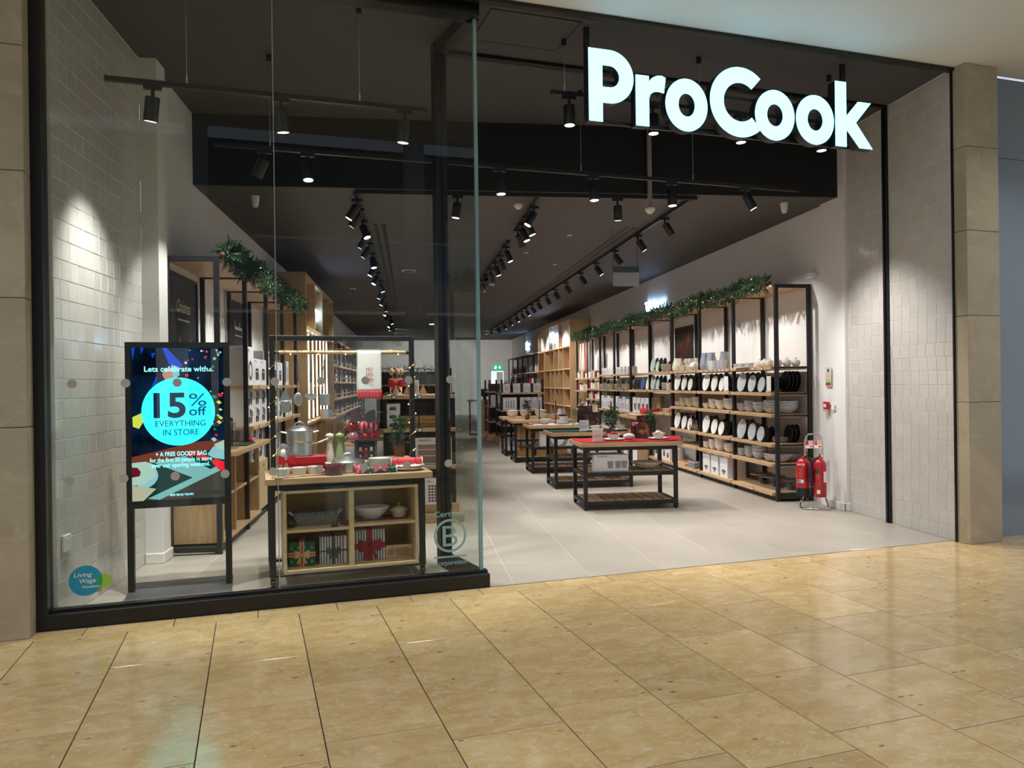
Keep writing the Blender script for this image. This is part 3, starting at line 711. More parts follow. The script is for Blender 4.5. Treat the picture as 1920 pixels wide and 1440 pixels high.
def ribbed_vase(r, mat):
    n = 40; prof = [(.3, 0), (.55, .02), (.86, .3), (1.0, .7), (.97, 1.0), (.78, 1.38), (.4, 1.6), (.26, 1.66), (.24, 1.85), (.34, 1.95), (.26, 1.95), (.2, 1.8)]
    v = []; f = []
    for q, (a, z) in enumerate(prof):
        for i in range(n):
            rr_ = a*r*(1 - (.045 if (i % 2 and 1 < q < 7) else 0)); t = 2*PI*i/n; v.append((rr_*math.cos(t), rr_*math.sin(t), z*r))
    for q in range(len(prof)-1):
        for i in range(n): f.append((q*n+i, q*n+(i+1) % n, (q+1)*n+(i+1) % n, (q+1)*n+i))
    f.append(tuple(range(n))[::-1])
    return single('ribbed_vase', 'vase', mesh(MB().add(v, f), mat, True, 25))
def cake_stand(r, h, mat):
    return Proto('cake_stand', 'cake stand', [('plate', mesh(MB().lathe([(.0001, h-.012), (r*.9, h-.012), (r, h), (r*.99, h+.006), (r*.94, h), (.0001, h)], 30), mat, True)),
        ('pedestal', mesh(MB().lathe([(r*.42, 0), (r*.40, .008), (r*.22, h*.45), (r*.2, h*.7), (r*.32, h-.012)], 24), mat, True))])
def prints(w, h, kind, mat):
    """flat printed picture for the front of a box, in XZ facing -Y"""
    L = []
    if kind == 'pan': L = [ring(w*.05, h*.42, w*.2, 18), [(w*.2, h*.5), (w*.42, h*.66), (w*.44, h*.62), (w*.22, h*.45)], ring(-w*.12, h*.25, w*.17, 16)]
    elif kind == 'cake': L = [arc(0, h*.27, w*.26, 0, 350, 20, w*.07), [(-w*.05, h*.25), (w*.05, h*.25), (w*.07, h*.13), (-w*.07, h*.13)]]
    elif kind == 'knife': L = [[(x-w*.03, h*.15), (x+w*.03, h*.15), (x+w*.03, h*.82), (x-w*.02, h*.7)] for x in (-w*.28, -w*.1, w*.08, w*.26)]
    elif kind == 'board': L = [[(-w*.42, h*.08), (w*.05, h*.08), (w*.05, h*.32), (-w*.42, h*.32)], [(-w*.42, h*.35), (w*.25, h*.35), (w*.25, h*.55), (-w*.42, h*.55)], [(-w*.42, h*.58), (w*.32, h*.58), (w*.32, h*.75), (-w*.42, h*.75)]]
    elif kind == 'spice': L = [ring(x, h*(.14+.115*j), w*.085, 10) for x in (-w*.2, 0, w*.2) for j in range(6)]
    elif kind == 'pot': L = [[(-w*.25, h*.2), (w*.2, h*.2), (w*.24, h*.5), (-w*.29, h*.5)], arc(-w*.02, h*.53, w*.27, 0, 180, 14, h*.12)]
    elif kind == 'mugs': L = [[(x-w*.07, h*.2), (x+w*.07, h*.2), (x+w*.09, h*.62), (x-w*.09, h*.62)] for x in (-w*.02, w*.2, w*.38)]
    elif kind == 'rings': L = [ring(0, h*.38, w*.3, 22), ring(0, h*.38, w*.19, 18)]
    elif kind == 'utensil': L = [[(-w*.12, h*.12), (-w*.02, h*.12), (-w*.02, h*.55), (-w*.12, h*.55)], ring(w*.12, h*.6, w*.13, 14), ring(-w*.07, h*.68, w*.13, 14), [(w*.09, h*.12), (w*.15, h*.12), (w*.15, h*.5), (w*.09, h*.5)], ring(-w*.22, h*.3, w*.12, 12)]
    return shape_mesh(L, .0008, mat)
box_cache = {}
def box_proto(w, d, h, kind='pan', body=None, pm=None, name='product_box'):
    key = (w, d, h, kind, id(body), id(pm))
    if key in box_cache: return box_cache[key]
    body = body or BOXW; pm = pm or DARKPRINT
    parts = [('carton', mesh(MB().cbox(-w/2, w/2, -d/2, d/2, 0, h, .002), body))]
    if kind:
        parts.append(('printed_picture', prints(w, h, kind, pm), [], (0, -d/2-.0003, 0)))
        parts.append(('title_lines', mesh(MB().box(-w*.4, -w*.1, -.0006, 0, h*.90, h*.925).box(-w*.4, w*.05, -.0006, 0, h*.86, h*.87), DARKPRINT), [], (0, -d/2-.0003, 0)))
    p = Proto(name, 'box', parts); box_cache[key] = p; return p
def wineglass(r, h, mat=None):
    return single('wine_glass', 'wine glass', mesh(MB().lathe([(.0001, .002), (r*.85, .002), (r*.85, 0), (r*.2, .008), (.004, .02), (.004, h*.45), (r*.4, h*.5), (r*.95, h*.64), (r, h*.75), (r*.8, h), (r*.77, h), (r*.96, h*.75), (r*.9, h*.65), (.0001, h*.5)], 18), mat or CLEAR, True, 60))
def flute(r, h):
    return single('champagne_flute', 'champagne flute', mesh(MB().lathe([(.0001, .002), (r*1.1, .002), (r*1.1, 0), (.006, .01), (.0045, h*.35), (r*.7, h*.45), (r, h*.65), (r*.9, h), (r*.86, h), (r*.95, h*.65), (.0001, h*.42)], 18), CLEAR, True, 60))
def needles(pts, n, ln, w, seed, droop=.2):
    """loose fir sprigs: thin blades springing from the given points with the given outward directions"""
    q = random.Random(seed); v = []; f = []
    for p, dr_ in pts:
        p = Vector(p); ax = Vector(dr_).normalized()
        L_ = ln*q.uniform(.7, 1.25)
        for k in range(n):
            t = (k+.5)/n; b = p + ax*L_*t
            side = Vector((q.gauss(0, 1), q.gauss(0, 1), q.gauss(0, 1))); side = (side - ax*side.dot(ax))
            if side.length < 1e-3: continue
            side.normalize(); tip = b + (side*.62 + ax*.75 - Vector((0, 0, droop*.3)))*L_*.42*(1.15-t*.5)
            wv = side.cross(ax)*w
            o = len(v); v += [tuple(b-wv), tuple(b+wv), tuple(tip)]; f.append((o, o+1, o+2))
        o = len(v); s2 = ax.orthogonal().normalized()*w*.9
        v += [tuple(p-s2), tuple(p+s2), tuple(p+ax*L_)]; f.append((o, o+1, o+2))
    return MB().add(v, f)
def minitree(h, seed, pot=True):
    q = random.Random(seed); pts = []
    for k in range(70):
        t = q.random()**.8; z = h*(.28+.68*t); r = h*.30*(1-t)+.012; an = q.uniform(0, 2*PI)
        pts.append(((.2*r*math.cos(an), .2*r*math.sin(an), z), (math.cos(an), math.sin(an), q.uniform(-.1, .55))))
    pts.append(((0, 0, h*.85), (0, 0, 1)))
    parts = [('needles', mesh(needles(pts, 16, h*.2, h*.011, seed), GREEN)), ('trunk', mesh(MB().cyl(0, 0, h*.1, h*.9, h*.018, 6, h*.006), M('twig brown', '#4a3524', .8)))]
    if pot: parts.append(('sack_pot', mesh(MB().lathe([(.0001, 0), (h*.11, 0), (h*.14, h*.1), (h*.12, h*.22), (h*.13, h*.26), (.0001, h*.24)], 14), M('hessian brown', '#7a5638', .9, bump=(200, .4)), True)))
    return Proto('mini_tree', 'christmas tree', parts)
def bow(w, mat, tails=True):
    mb = MB()
    for s_ in (-1, 1):
        v = []; n = 8
        for i in range(n+1):
            t = i/n; x = s_*w*.5*t; hgt = w*(.05+.24*math.sin(t*PI*.62)); dp = w*.10*math.sin(t*PI)
            v += [(x, -dp-.002, hgt), (x, -dp-.002, -hgt*.8), (x, dp*.4, hgt*.9), (x, dp*.4, -hgt*.7)]
        f = []
        for i in range(n):
            a = 4*i; b = 4*(i+1)
            for j, k in ((0, 1), (1, 3), (3, 2), (2, 0)): f.append((a+j, a+k, b+k, b+j))
        f.append((4*n, 4*n+1, 4*n+3, 4*n+2)); mb.add(v, f)
        if tails:
            mb.add([(s_*w*.02, -.006, 0), (s_*w*.10, -.006, 0), (s_*w*.34, -.012, -w*.55), (s_*w*.20, -.012, -w*.6), (s_*w*.02, -.003, 0), (s_*w*.10, -.003, 0), (s_*w*.34, -.009, -w*.55), (s_*w*.20, -.009, -w*.6)],
                   [(0, 1, 2, 3), (4, 7, 6, 5), (0, 4, 5, 1), (1, 5, 6, 2), (2, 6, 7, 3), (3, 7, 4, 0)])
    mb.sphere(0, -.012, 0, w*.09, 10, 6)
    return mesh(mb, mat, True, 50)

# ================================================================== SHELVING
PT = .045
shelf_n = ['top', 'second', 'third', 'fourth', 'fifth', 'bottom']
def tag_mesh():
    return [mesh(MB().cbox(-.024, .024, -.006, 0, -.021, .021, .002), BLACK), mesh(MB().box(-.017, .017, -.0068, -.006, -.014, .014), WHITE)]
TAGM = tag_mesh()
def bay(side, xf, xb, y0, y1, tops, label, name='shelving_bay', top=2.70, near_end=False, tags=(), canopy=True, group=None, boardmat=None, backpanel=None, nearbars=()):
    """one bay of wall shelving: side +1 faces -X (right wall), -1 faces +X (left wall)"""
    sx = 1 if side > 0 else -1
    o = thing(name, label, 'shelving', (xf, y0, 0), 0, group); D = abs(xb-xf); W = y1-y0
    def bxm(u0, u1, v0, v1, z0, z1, m, c=.003):
        a, b = (u0*sx, u1*sx) if sx > 0 else (u1*sx, u0*sx)
        return mesh(MB().cbox(a, b, v0, v1, z0, z1, c), m)
    ends = [W] + ([0] if near_end else [])
    for v in ends:
        ob('front_post', bxm(0, PT, v-PT/2, v+PT/2, 0, top, BLACK), o); ob('rear_post', bxm(D-PT, D, v-PT/2, v+PT/2, 0, top, BLACK), o)
        ob('top_bar', bxm(PT, D-PT, v-PT/2, v+PT/2, top-PT, top, BLACK), o); ob('foot_bar', bxm(PT, D-PT, v-PT/2, v+PT/2, .03, .03+PT, BLACK), o)
        for zt_ in (tops if v == 0 else nearbars): ob('shelf_bar', bxm(PT, D-PT, v-.012, v+.012, zt_-.028, zt_-.004, BLACK), o)
    ob('kick_bar', bxm(.03, .07, PT/2, W-PT/2, .0, .06, BLACK), o)
    if canopy: ob('canopy_board', bxm(-.02, D-.004, PT/2+.002, W-PT/2-.002, top-.03, top-.003, boardmat or OAK), o)
    if backpanel: ob('back_panel', bxm(D-.02, D-.008, PT/2, W-PT/2, backpanel[0], backpanel[1], backpanel[2]), o)
    for k, zt_ in enumerate(tops):
        s_ = ob('shelf', bxm(-.045, D-PT-.002, PT/2+.003, W-PT/2-.003, zt_-.042, zt_, boardmat or OAK), o)
        for (kk, v) in tags:
            if kk != k: continue
            t = ob('price_tag', TAGM[0], s_, (-.0455*sx, v*W, zt_-.021), (0, 0, -PI/2*sx)); t2 = ob('price_card', TAGM[1], s_, (-.0455*sx, v*W, zt_-.021), (0, 0, -PI/2*sx))
    return o

BX, BBX, BW = 4.50, 4.975, 1.28
bays = [9.12 + BW*i for i in range(10)]
Rtops = {0: [1.68, 1.352, 1.082, .712, .467, .11], 1: [1.68, 1.352, 1.082, .712, .467, .11], 2: [1.68, 1.352, 1.082, .712, .467, .11],
         3: [1.68, 1.352, .95, .11], 4: [1.345, .89, .11], 5: [1.68, 1.345, .89, .45, .11], 6: [1.68, 1.345, .89, .45, .11], 7: [1.62, 1.35, 1.1, .8, .45, .11], 8: [1.62, 1.3, .8, .11]}
bn = ['nearest', 'second', 'third', 'fourth', 'fifth', 'sixth', 'seventh', 'eighth', 'ninth']
for i in range(9):
    tg = {0: [(0, .2), (0, .38), (0, .6), (5, .45)], 1: [(0, .15), (0, .25), (0, .36), (0, .48), (0, .62), (0, .78), (5, .92)], 2: [(0, .1), (0, .3), (0, .5), (0, .68), (0, .85), (4, .6), (5, .4)],
          3: [(2, .25), (2, .5), (2, .75)]}.get(i, [(1, .3), (1, .6), (2, .3), (2, .6)])
    bay(1, BX, BBX, bays[i], bays[i+1], Rtops[i], '%s bay of black framed oak tableware shelving on the right wall' % bn[i], near_end=(i == 0), tags=tg, group='tableware shelving bays')
gr = random.Random(11)
TW = 'tableware wall'
P_big, P_mid, P_sml = .135, .115, .10
plates = {}
for nm, r in (('large', P_big), ('medium', P_mid), ('small', P_sml)):
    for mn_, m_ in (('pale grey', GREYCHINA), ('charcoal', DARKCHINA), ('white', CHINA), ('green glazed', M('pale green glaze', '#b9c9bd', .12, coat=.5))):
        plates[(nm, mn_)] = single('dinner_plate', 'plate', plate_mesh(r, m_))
def rack(i, si, y, size, col, n=4, x0=4.50):
    """plates standing on edge in file, the front one turned to the aisle"""
    zt_ = Rtops[i][si]; r = {'large': P_big, 'medium': P_mid, 'small': P_sml}[size]
    sh = '%s shelf' % (shelf_n[si] if si < 5 else 'bottom')
    for k in range(n):
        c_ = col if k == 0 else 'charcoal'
        lean = RAD(-80) if k == 0 else RAD(-83)
        lab = ('%s %s plate fronting its file on the %s, %s bay, %s' % (size, col, sh, bn[i], TW)) if k == 0 else ('charcoal plate filed %s behind the %s %s plate, %s, %s bay' % (names[k], size, col, sh, bn[i]))
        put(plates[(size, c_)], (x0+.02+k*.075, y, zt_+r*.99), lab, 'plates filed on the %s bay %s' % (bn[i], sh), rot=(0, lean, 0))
    o = thing('plate_rack', 'black wire rack holding the %s plates, %s, %s bay' % (size, sh, bn[i]), 'plate rack', (x0, y, zt_), 0, 'plate racks')
    for s_ in (-1, 1): ob('wire', mesh(MB().tube([(-.012, s_*r*.45, .004), (.02+n*.075, s_*r*.45, .004), (.02+n*.075, s_*r*.45, .07)], .004, 6), BLACK), o)
for i, col in ((0, 'pale grey'), (1, 'white'), (2, 'white')):
    off = bays[i]
    for si in (1, 3):
        sp = (.98, .66, .38) if si == 1 else (1.0, .68, .42)
        for y, sz in zip(sp, ('large', 'medium', 'small')): rack(i, si, off+y, sz, col, 4 if si == 1 else 3)
for si in (0, 1):
    rack(3, si, bays[3]+1.02, 'large', 'green glazed', 4); rack(3, si, bays[3]+.76, 'small', 'green glazed', 4)
bowl_sizes = {'small': (.072, .06), 'medium': (.085, .068), 'wide': (.125, .075), 'deep': (.105, .10)}
bowls = {}
for nm, (r, h) in bowl_sizes.items():
    for mn_, m_ in (('pale grey', GREYCHINA), ('white', CHINA), ('cream', CREAM)): bowls[(nm, mn_)] = single('bowl', 'bowl', bowl_mesh(r, h, m_))
def stack(i, si, y, size, col, n, x=None, zt_=None):
    r, h = bowl_sizes[size]; zt_ = Rtops[i][si] if zt_ is None else zt_; sh = shelf_n[si] if si < 5 else 'bottom'
    for k in range(n):
        pos = 'only bowl' if n == 1 else ('top bowl' if k == n-1 else ('lowest bowl' if k == 0 else ('bowl %s from the bottom' % names[k])))
        put(bowls[(size, col)], (x if x else 4.50+r*.95, y, zt_+.001+k*h*.42), '%s of the %s %s pile, %s shelf, %s bay' % (pos, size, col, sh, bn[i]), 'bowls piled on the %s bay' % bn[i])
for i, col in ((0, 'pale grey'), (1, 'white'), (2, 'cream')):
    y = bays[i]
    stack(i, 2, y+1.12, 'small', col, 2 if i else 3); stack(i, 2, y+.88, 'medium', col, 4); stack(i, 2, y+.62, 'deep', col, 2); stack(i, 2, y+.30, 'wide', col, 4)
    stack(i, 4, y+1.12, 'small', col, 3)
    if i < 2: stack(i, 4, y+.90, 'medium', col, 4); stack(i, 4, y+.66, 'deep', col, 3); stack(i, 4, y+.32, 'wide', col, 2 if i == 0 else 3)
# nearest bay: ribbed vases, small pots, dark bowls at the back, side plates, cake stands
rv = ribbed_vase(.056, CHINA)
for k, (x, y) in enumerate(((4.54, 9.63), (4.54, 9.49), (4.54, 9.35), (4.68, 9.44), (4.59, 9.225), (4.71, 9.225), (4.83, 9.225))):
    put(rv, (x, y, 1.68), 'white ribbed round vase, %s from the left on the top shelf of the nearest bay' % names[k], 'ribbed vases')
gp = tumbler(.055, .06, GREYCHINA, 'small_pot')
for k, (x, y) in enumerate(((4.52, 10.28), (4.52, 10.15), (4.54, 9.98), (4.50, 9.84), (4.66, 10.2), (4.66, 9.9))):
    put(gp, (x, y, 1.681), 'small grey pot, %s from the left among the pots on the nearest top shelf' % names[k], 'small grey pots')
tr_ = thing('sample_tray', 'pale stoneware tray under the small grey pots', 'tray', (4.49, 10.05, 1.680)); ob('tray', mesh(MB().cbox(-.05, .02, -.32, .12, -.0, .012, .003).xf(Matrix.Translation((-.03, 0, 0))), CREAM), tr_)
for k in range(5): put(plates[('medium', 'pale grey')], (4.72, 9.42, .713+k*.012), 'pale grey plate in the flat fourth shelf end pile, %s from the bottom' % names[k], 'flat plate pile on the nearest bay')
for k in range(4): put(single('dinner_plate', 'plate', plates[('large', 'charcoal')].own), (4.74+.05*k, 9.30, 1.352+.135), 'black plate on edge behind the near end frame, %s from the front' % names[k], 'black plates at the near end', rot=(0, RAD(-84), 0))
for k in range(3): put(plates[('medium', 'charcoal')], (4.78+.05*k, 9.30, .712+.115), 'black plate standing at the end of the fourth shelf, %s from the front' % names[k], 'black plates at the near end low', rot=(0, RAD(-84), 0))
put(single('bowl', 'bowl', bowl_mesh(.16, .11, GREYCHINA)), (4.66, 9.34, .467), 'large grey mixing bowl at the near end of the fifth shelf', None)
put(single('bowl', 'bowl', bowl_mesh(.15, .10, GREYCHINA)), (4.84, 9.44, .467), 'large grey bowl by the rear post of the fifth shelf', None)
for k in range(3): put(single('bowl', 'bowl', bowls[('wide', 'pale grey')].own), (4.74, 9.34, 1.083+k*.03), 'wide grey bowl in the end pile of the third shelf, %s from the bottom' % names[k], 'end pile of wide grey bowls', scale=1.35)
cs = cake_stand(.15, .13, M('grey stone', '#7d7d80', .5, noise=(20, '#6b6b6f', .4, .7)))
for k, (x, y) in enumerate(((4.72, 10.0), (4.74, 9.68), (4.78, 9.36))): put(cs, (x, y, .11), '%s grey cake stand from the left on the bottom shelf of the nearest bay' % names[k], 'grey cake stands')
cd = thing('show_card', 'upright white show card among the plates of the nearest bay', 'card', (4.49, 9.27, 1.352), -PI/2+.15); ob('card', mesh(MB().box(-.045, .045, -.002, .002, .02, .21), WHITE), cd); ob('foot', mesh(MB().cbox(-.05, .05, -.02, .02, 0, .02), OAK), cd)
cd = thing('show_card', 'upright white show card at the end of the second bay plates', 'card', (4.49, 10.60, 1.352), -PI/2+.3); ob('card', mesh(MB().box(-.045, .045, -.002, .002, .02, .22), WHITE), cd); ob('foot', mesh(MB().cbox(-.05, .05, -.02, .02, 0, .02), OAK), cd)
# second bay: grey jugs, tumblers and boxes of cake stands
jg = jug(.085, .26, M('blue grey stoneware', '#9aa1aa', .35, noise=(25, '#8a919b', .4, .7)))
for k, (x, y) in enumerate(((4.56, 11.55), (4.58, 11.36), (4.66, 11.05))): put(jg, (x, y, 1.68), 'tall blue grey jug, %s from the left on the second bay top shelf' % names[k], 'blue grey jugs', rz=-PI/2-.4)
for k, y in enumerate((11.22, 11.12, 11.0, 10.86, 10.74)): put(tumbler(.042 if k < 2 else .055, .13, CHINA if k < 2 else GREYCHINA), (4.51, y, 1.68), '%s tumbler from the left in front of the blue grey jugs' % names[k], 'tumblers before the jugs')
bp = box_proto(.27, .28, .33, 'cake')
for k, y in enumerate((11.42, 11.09, 10.75)): put(bp, (4.64, y, .11), '%s white cake stand carton from the left on the second bay bottom shelf' % names[k], 'cake stand cartons', rz=-PI/2)
# third bay: cream jug, mugs, teapot, glasses, cloths
put(jug(.10, .22, CREAM), (4.57, 12.82, 1.68), 'broad cream jug at the left of the third bay top shelf', None, rz=-PI/2)
mgc = mug(.05, .10, CREAM)
for k, (x, y, z) in enumerate(((4.62, 12.55, 1.68), (4.62, 12.42, 1.68), (4.62, 12.26, 1.68), (4.62, 12.5, 1.782), (4.62, 12.33, 1.782), (4.64, 12.1, 1.68), (4.64, 12.1, 1.782))): put(mgc, (x, y, z), '%s cream mug of the mug cluster on the third bay top shelf' % names[k], 'cream mugs on the third bay', rz=2.2)
for k, y in enumerate((12.62, 12.46, 12.36)): put(tumbler(.038, .075, CREAM), (4.50, y, 1.68), '%s small cream beaker in front of the mugs' % names[k], 'small cream beakers')
tp = Proto('teapot', 'teapot', [('body', mesh(MB().lathe([(.0001, 0), (.05, 0), (.085, .04), (.088, .075), (.06, .12), (.03, .13), (.012, .135), (.014, .155), (.0001, .16)], 20), CHINA, True)), ('spout', mesh(MB().tube([(-.07, 0, .05), (-.11, 0, .075), (-.13, 0, .12)], [.018, .013, .009], 8), CHINA, True)), ('handle', loop_handle(.078, .04, .11, .055, .008, CHINA))])
put(tp, (4.53, 11.93, 1.681), 'white round teapot at the right of the third bay top shelf', None, rz=1.2)
GLASSW = M('amber and clear glass', '#8a7a64', .1, trans=.4)
for k, y in enumerate((12.22, 12.10, 11.98, 11.88)): put(single('bud_vase', 'vase', mesh(MB().lathe([(.0001, 0), (.03, 0), (.04, .03), (.03, .08), (.012, .11), (.012, .16), (.016, .17)], 14), GLASSW, True)), (4.53, y, .712), '%s small amber bud vase at the right of the third bay fourth shelf' % names[k], 'amber bud vases')
for k, y in enumerate((12.55, 12.35)): put(single('glass_cloche', 'glass dome', mesh(MB().lathe([(.11, 0), (.11, .05), (.08, .10), (.02, .13), (.012, .15), (.0001, .155)], 20), CLEAR, True)), (4.62, y, .468), '%s clear glass dome on the third bay fifth shelf' % names[k], 'glass domes')
for k in range(5): put(single('folded_cloth', 'cloth', mesh(MB().cbox(-.17, .17, -.14, .14, 0, .018, .008), M('grey linen', '#8c8d92', .9, rand=.12))), (4.64, 12.0, .11+k*.019), 'folded grey cloth in the third bay bottom pile, %s from the bottom' % names[k], 'folded grey cloths', rz=gr.uniform(-.08, .08))
for k in range(2): put(single('wooden_board', 'board', mesh(MB().cbox(-.16, .16, -.22, .22, 0, .02, .006), OAK)), (4.63, 12.5, .11+k*.021), 'flat %s board on the third bay bottom shelf' % ('lower' if k == 0 else 'upper'), 'flat boards')
# fourth bay: poster, green bowls, vase, red box, boards
for k in range(3): put(bowls[('wide', 'cream')], (4.52, 13.22, 1.681+k*.03), 'cream bowl beside the green plates on the fourth bay top shelf, %s from the bottom' % names[k], 'cream bowls fourth bay top')
for k in range(3): put(bowls[('wide', 'cream')], (4.54, 13.25, 1.353+k*.03), 'cream bowl beside the green plates on the fourth bay second shelf, %s from the bottom' % names[k], 'cream bowls fourth bay second')
put(tumbler(.055, .12, CHINA), (4.50, 13.08, 1.353), 'white tumbler next to the cream bowls on the fourth bay', None)
put(single('glass_vase', 'vase', mesh(MB().lathe([(.0001, 0), (.07, 0), (.075, .05), (.05, .12), (.06, .20), (.075, .28), (.07, .28), (.05, .2)], 20), M('lemon glass', '#c9c592', .1, trans=.5), True)), (4.62, 13.95, .951), 'tall lemon glass vase on the fourth bay low shelf', None)
for k, (y, r) in enumerate(((13.5, .13), (13.36, .10))): put(single('display_dish', 'dish', plate_mesh(r, M('slate glaze', '#6d7276', .3))), (4.72, y, .951+r), '%s slate dish leaning at the back of the fourth bay' % ('larger' if k == 0 else 'smaller'), 'slate dishes', rot=(0, RAD(-78), 0))
put(box_proto(.16, .1, .06, None, REDB), (4.52, 13.92, .951), 'small red box on the fourth bay low shelf', None, rz=-PI/2)
for k in range(4): put(single('wooden_board', 'board', mesh(MB().cbox(-.11, .11, -.17, .17, 0, .018, .005), OAK)), (4.6, 13.28, .951+k*.019), 'oak serving board in the fourth bay pile, %s from the bottom' % names[k], 'oak serving boards', rz=gr.uniform(-.1, .1))
for k, (y, h) in enumerate(((13.95, .3), (13.72, .34), (13.5, .26), (13.3, .2))): put(box_proto(.2, .25, h, 'pot'), (4.66, y, .11), '%s white carton from the left on the fourth bay bottom shelf' % names[k], 'cartons on the fourth bay bottom', rz=-PI/2)
PBR = M('poster firelight', '#2a1410', .5, noise=(9, '#7a2f14', .52, .72))
po = thing('wall_poster', 'dark firelight poster framed on the wall above the fourth bay', 'poster', (4.985, 13.62, 1.75)); ob('sheet', mesh(MB().cbox(-.012, 0, -.42, .42, 0, .72, .003), PBR), po)
ob('frame', mesh(MB().box(-.02, 0, -.45, -.42, -.03, .75).box(-.02, 0, .42, .45, -.03, .75).box(-.02, 0, -.42, .42, -.03, 0).box(-.02, 0, -.42, .42, .72, .75), BLACK), po)
# bays five to nine
for k, (y, r, m_, nm) in enumerate(((14.95, .12, M('blue glaze', '#3f66a8', .15), 'blue'), (14.62, .12, CHINA, 'white'), (14.42, .12, CHINA, 'white'))): put(single('dinner_plate', 'plate', plate_mesh(r, m_)), (4.62, y, 1.345+r), '%s plate standing %s on the fifth bay upper shelf' % (nm, ('leftmost', 'in the middle', 'at the right')[k]), 'plates on the fifth bay', rot=(0, RAD(-80), 0))
for k, y in enumerate((15.4, 15.2)): put(single('dinner_plate', 'plate', plate_mesh(.115, DARKCHINA)), (4.62, y, 1.345+.115), '%s navy plate on the fifth bay upper shelf' % ('left' if k == 0 else 'right'), 'navy plates', rot=(0, RAD(-80), 0))
for i in (5, 6):
    for k in range(4): put(box_proto(.14, .2, .15, 'rings', None, M('blue print', '#4a6aa6', .6)), (4.60, bays[i]+.2+.26*k, 1.68), '%s small blue printed carton from the right, %s bay top shelf' % (names[k], bn[i]), 'blue printed cartons upper', rz=-PI/2)
    for k in range(4): put(box_proto(.19, .25, .30 if k % 2 else .25, 'rings', None, M('blue print', '#4a6aa6', .6)), (4.62, bays[i]+.2+.27*k, .89), '%s blue printed carton from the right, %s bay middle shelf' % (names[k], bn[i]), 'blue printed cartons middle', rz=-PI/2)
    for k in range(4): put(box_proto(.2, .25, .24, 'pot', None, M('blue print', '#4a6aa6', .6)), (4.62, bays[i]+.2+.27*k, .45), '%s white carton from the right, %s bay fourth shelf' % (names[k], bn[i]), 'white cartons fourth shelf', rz=-PI/2)
    for k in range(4): put(single('dinner_plate', 'plate', plates[('medium', 'charcoal')].own if k % 2 else plates[('medium', 'green glazed')].own), (4.66, bays[i]+.2+.27*k, 1.345+.115), '%s standing plate from the right, %s bay second shelf' % (names[k], bn[i]), 'standing plates far bays', rot=(0, RAD(-80), 0))
    for k in range(3):
        for j in range(3): put(bowls[('wide', 'pale grey' if k % 2 else 'cream')], (4.5, bays[i]+.3+.3*k, 1.346+.03*j), '%s bowl of the %s small pile from the right, %s bay' % (names[j], names[k], bn[i]), 'front bowl piles far bays', scale=.8)
for k in range(4): put(box_proto(.22, .26, .3, 'mugs'), (4.64, bays[4]+.2+.27*k, .89), '%s tall white carton from the right on the fifth bay' % names[k], 'tall white cartons fifth bay', rz=-PI/2)
for k in range(6): put(single('ornament', 'bauble', mesh(MB().sphere(0, 0, .055, .055, 14, 9), M('coral red bauble', '#d23a44', .2))), (4.47+.05*(k % 2), bays[4]+.12+.06*k, .89+.0*(k // 3)), '%s red bauble from the right in front of the fifth bay cartons' % names[k], 'red baubles on the fifth bay')
for i in (7, 8):
    for si, zt_ in enumerate(Rtops[i][:-1]):
        for k in range(5):
            c_ = ['#e7d9cf', '#7a1f22', '#d8c9b6', '#b8a48a', '#e9e6e2'][(k+si*2) % 5]
            put(box_proto(.15, .2, .12 + .03*((k+si) % 3), None, M('goods %s' % c_, c_, .7)), (4.6, bays[i]+.16+.23*k, zt_), '%s small packet from the right on shelf %s down, %s bay' % (names[k], ['one', 'two', 'three', 'four', 'five'][si], bn[i]), 'small packets on far bays', rz=-PI/2)
# aprons hanging over the far bays
for k, (y, c_) in enumerate(((20.2, '#b9a89a'), (19.9, '#cfc8bd'), (19.55, '#b06a68'), (19.25, '#8c8f8d'))):
    o = thing('hanging_apron', '%s apron hanging on the ninth bay' % ['taupe', 'cream', 'dusty pink', 'grey'][k], 'apron', (4.52, y, 1.75), 0, 'hanging aprons')
    mb = MB(); v = []; f = []
    for r_ in range(8):
        for c in range(9):
            z_ = .78*(1-r_/7); wd = .13*(.35+.65*(r_/7)**.6); v.append((.02*math.sin(c*2.2)*(r_/7), wd*(c-4)/4, z_))
    for r_ in range(7):
        for c in range(8): f.append((r_*9+c, r_*9+c+1, (r_+1)*9+c+1, (r_+1)*9+c))
    mb.add(v, f); me = mesh(mb, M('apron %s' % c_, c_, .9), True); a = ob('cloth', me, o); sm = a.modifiers.new('thickness', 'SOLIDIFY'); sm.thickness = .008
    ob('neck_strap', mesh(MB().tube([(0, -.04, .78), (0, 0, .88), (0, .04, .78)], .006, 6), BLACK), o)
# protruding oak counter in the fifth bay
ct = thing('oak_counter', 'low oak counter projecting from the fifth bay of the tableware wall', 'counter', (4.18, bays[4]+.1, 0))
ob('top', mesh(MB().cbox(0, .30, -.25, 1.1, .80, .85, .004), OAK), ct)
for y in (-.2, .45, 1.0): ob('panel', mesh(MB().cbox(.05, .25, y, y+.03, 0, .80), OAKZ), ct)
for k, (x, y, c_) in enumerate(((4.32, bays[4]+.2, CHINA), (4.32, bays[4]+.6, CHINA))): put(single('dinner_plate', 'plate', plate_mesh(.12, c_)), (x, y, .851), '%s flat white plate on the projecting oak counter' % ('near' if k == 0 else 'far'), 'flat plates on oak counter')
for k, y in enumerate((bays[4]+.0, bays[4]+.62)): put(box_proto(.3, .22, .3, None, BOXW), (4.36, y+.15, 0.0), '%s white carton under the projecting oak counter' % ('near' if k == 0 else 'far'), 'cartons under oak counter', rz=-PI/2)

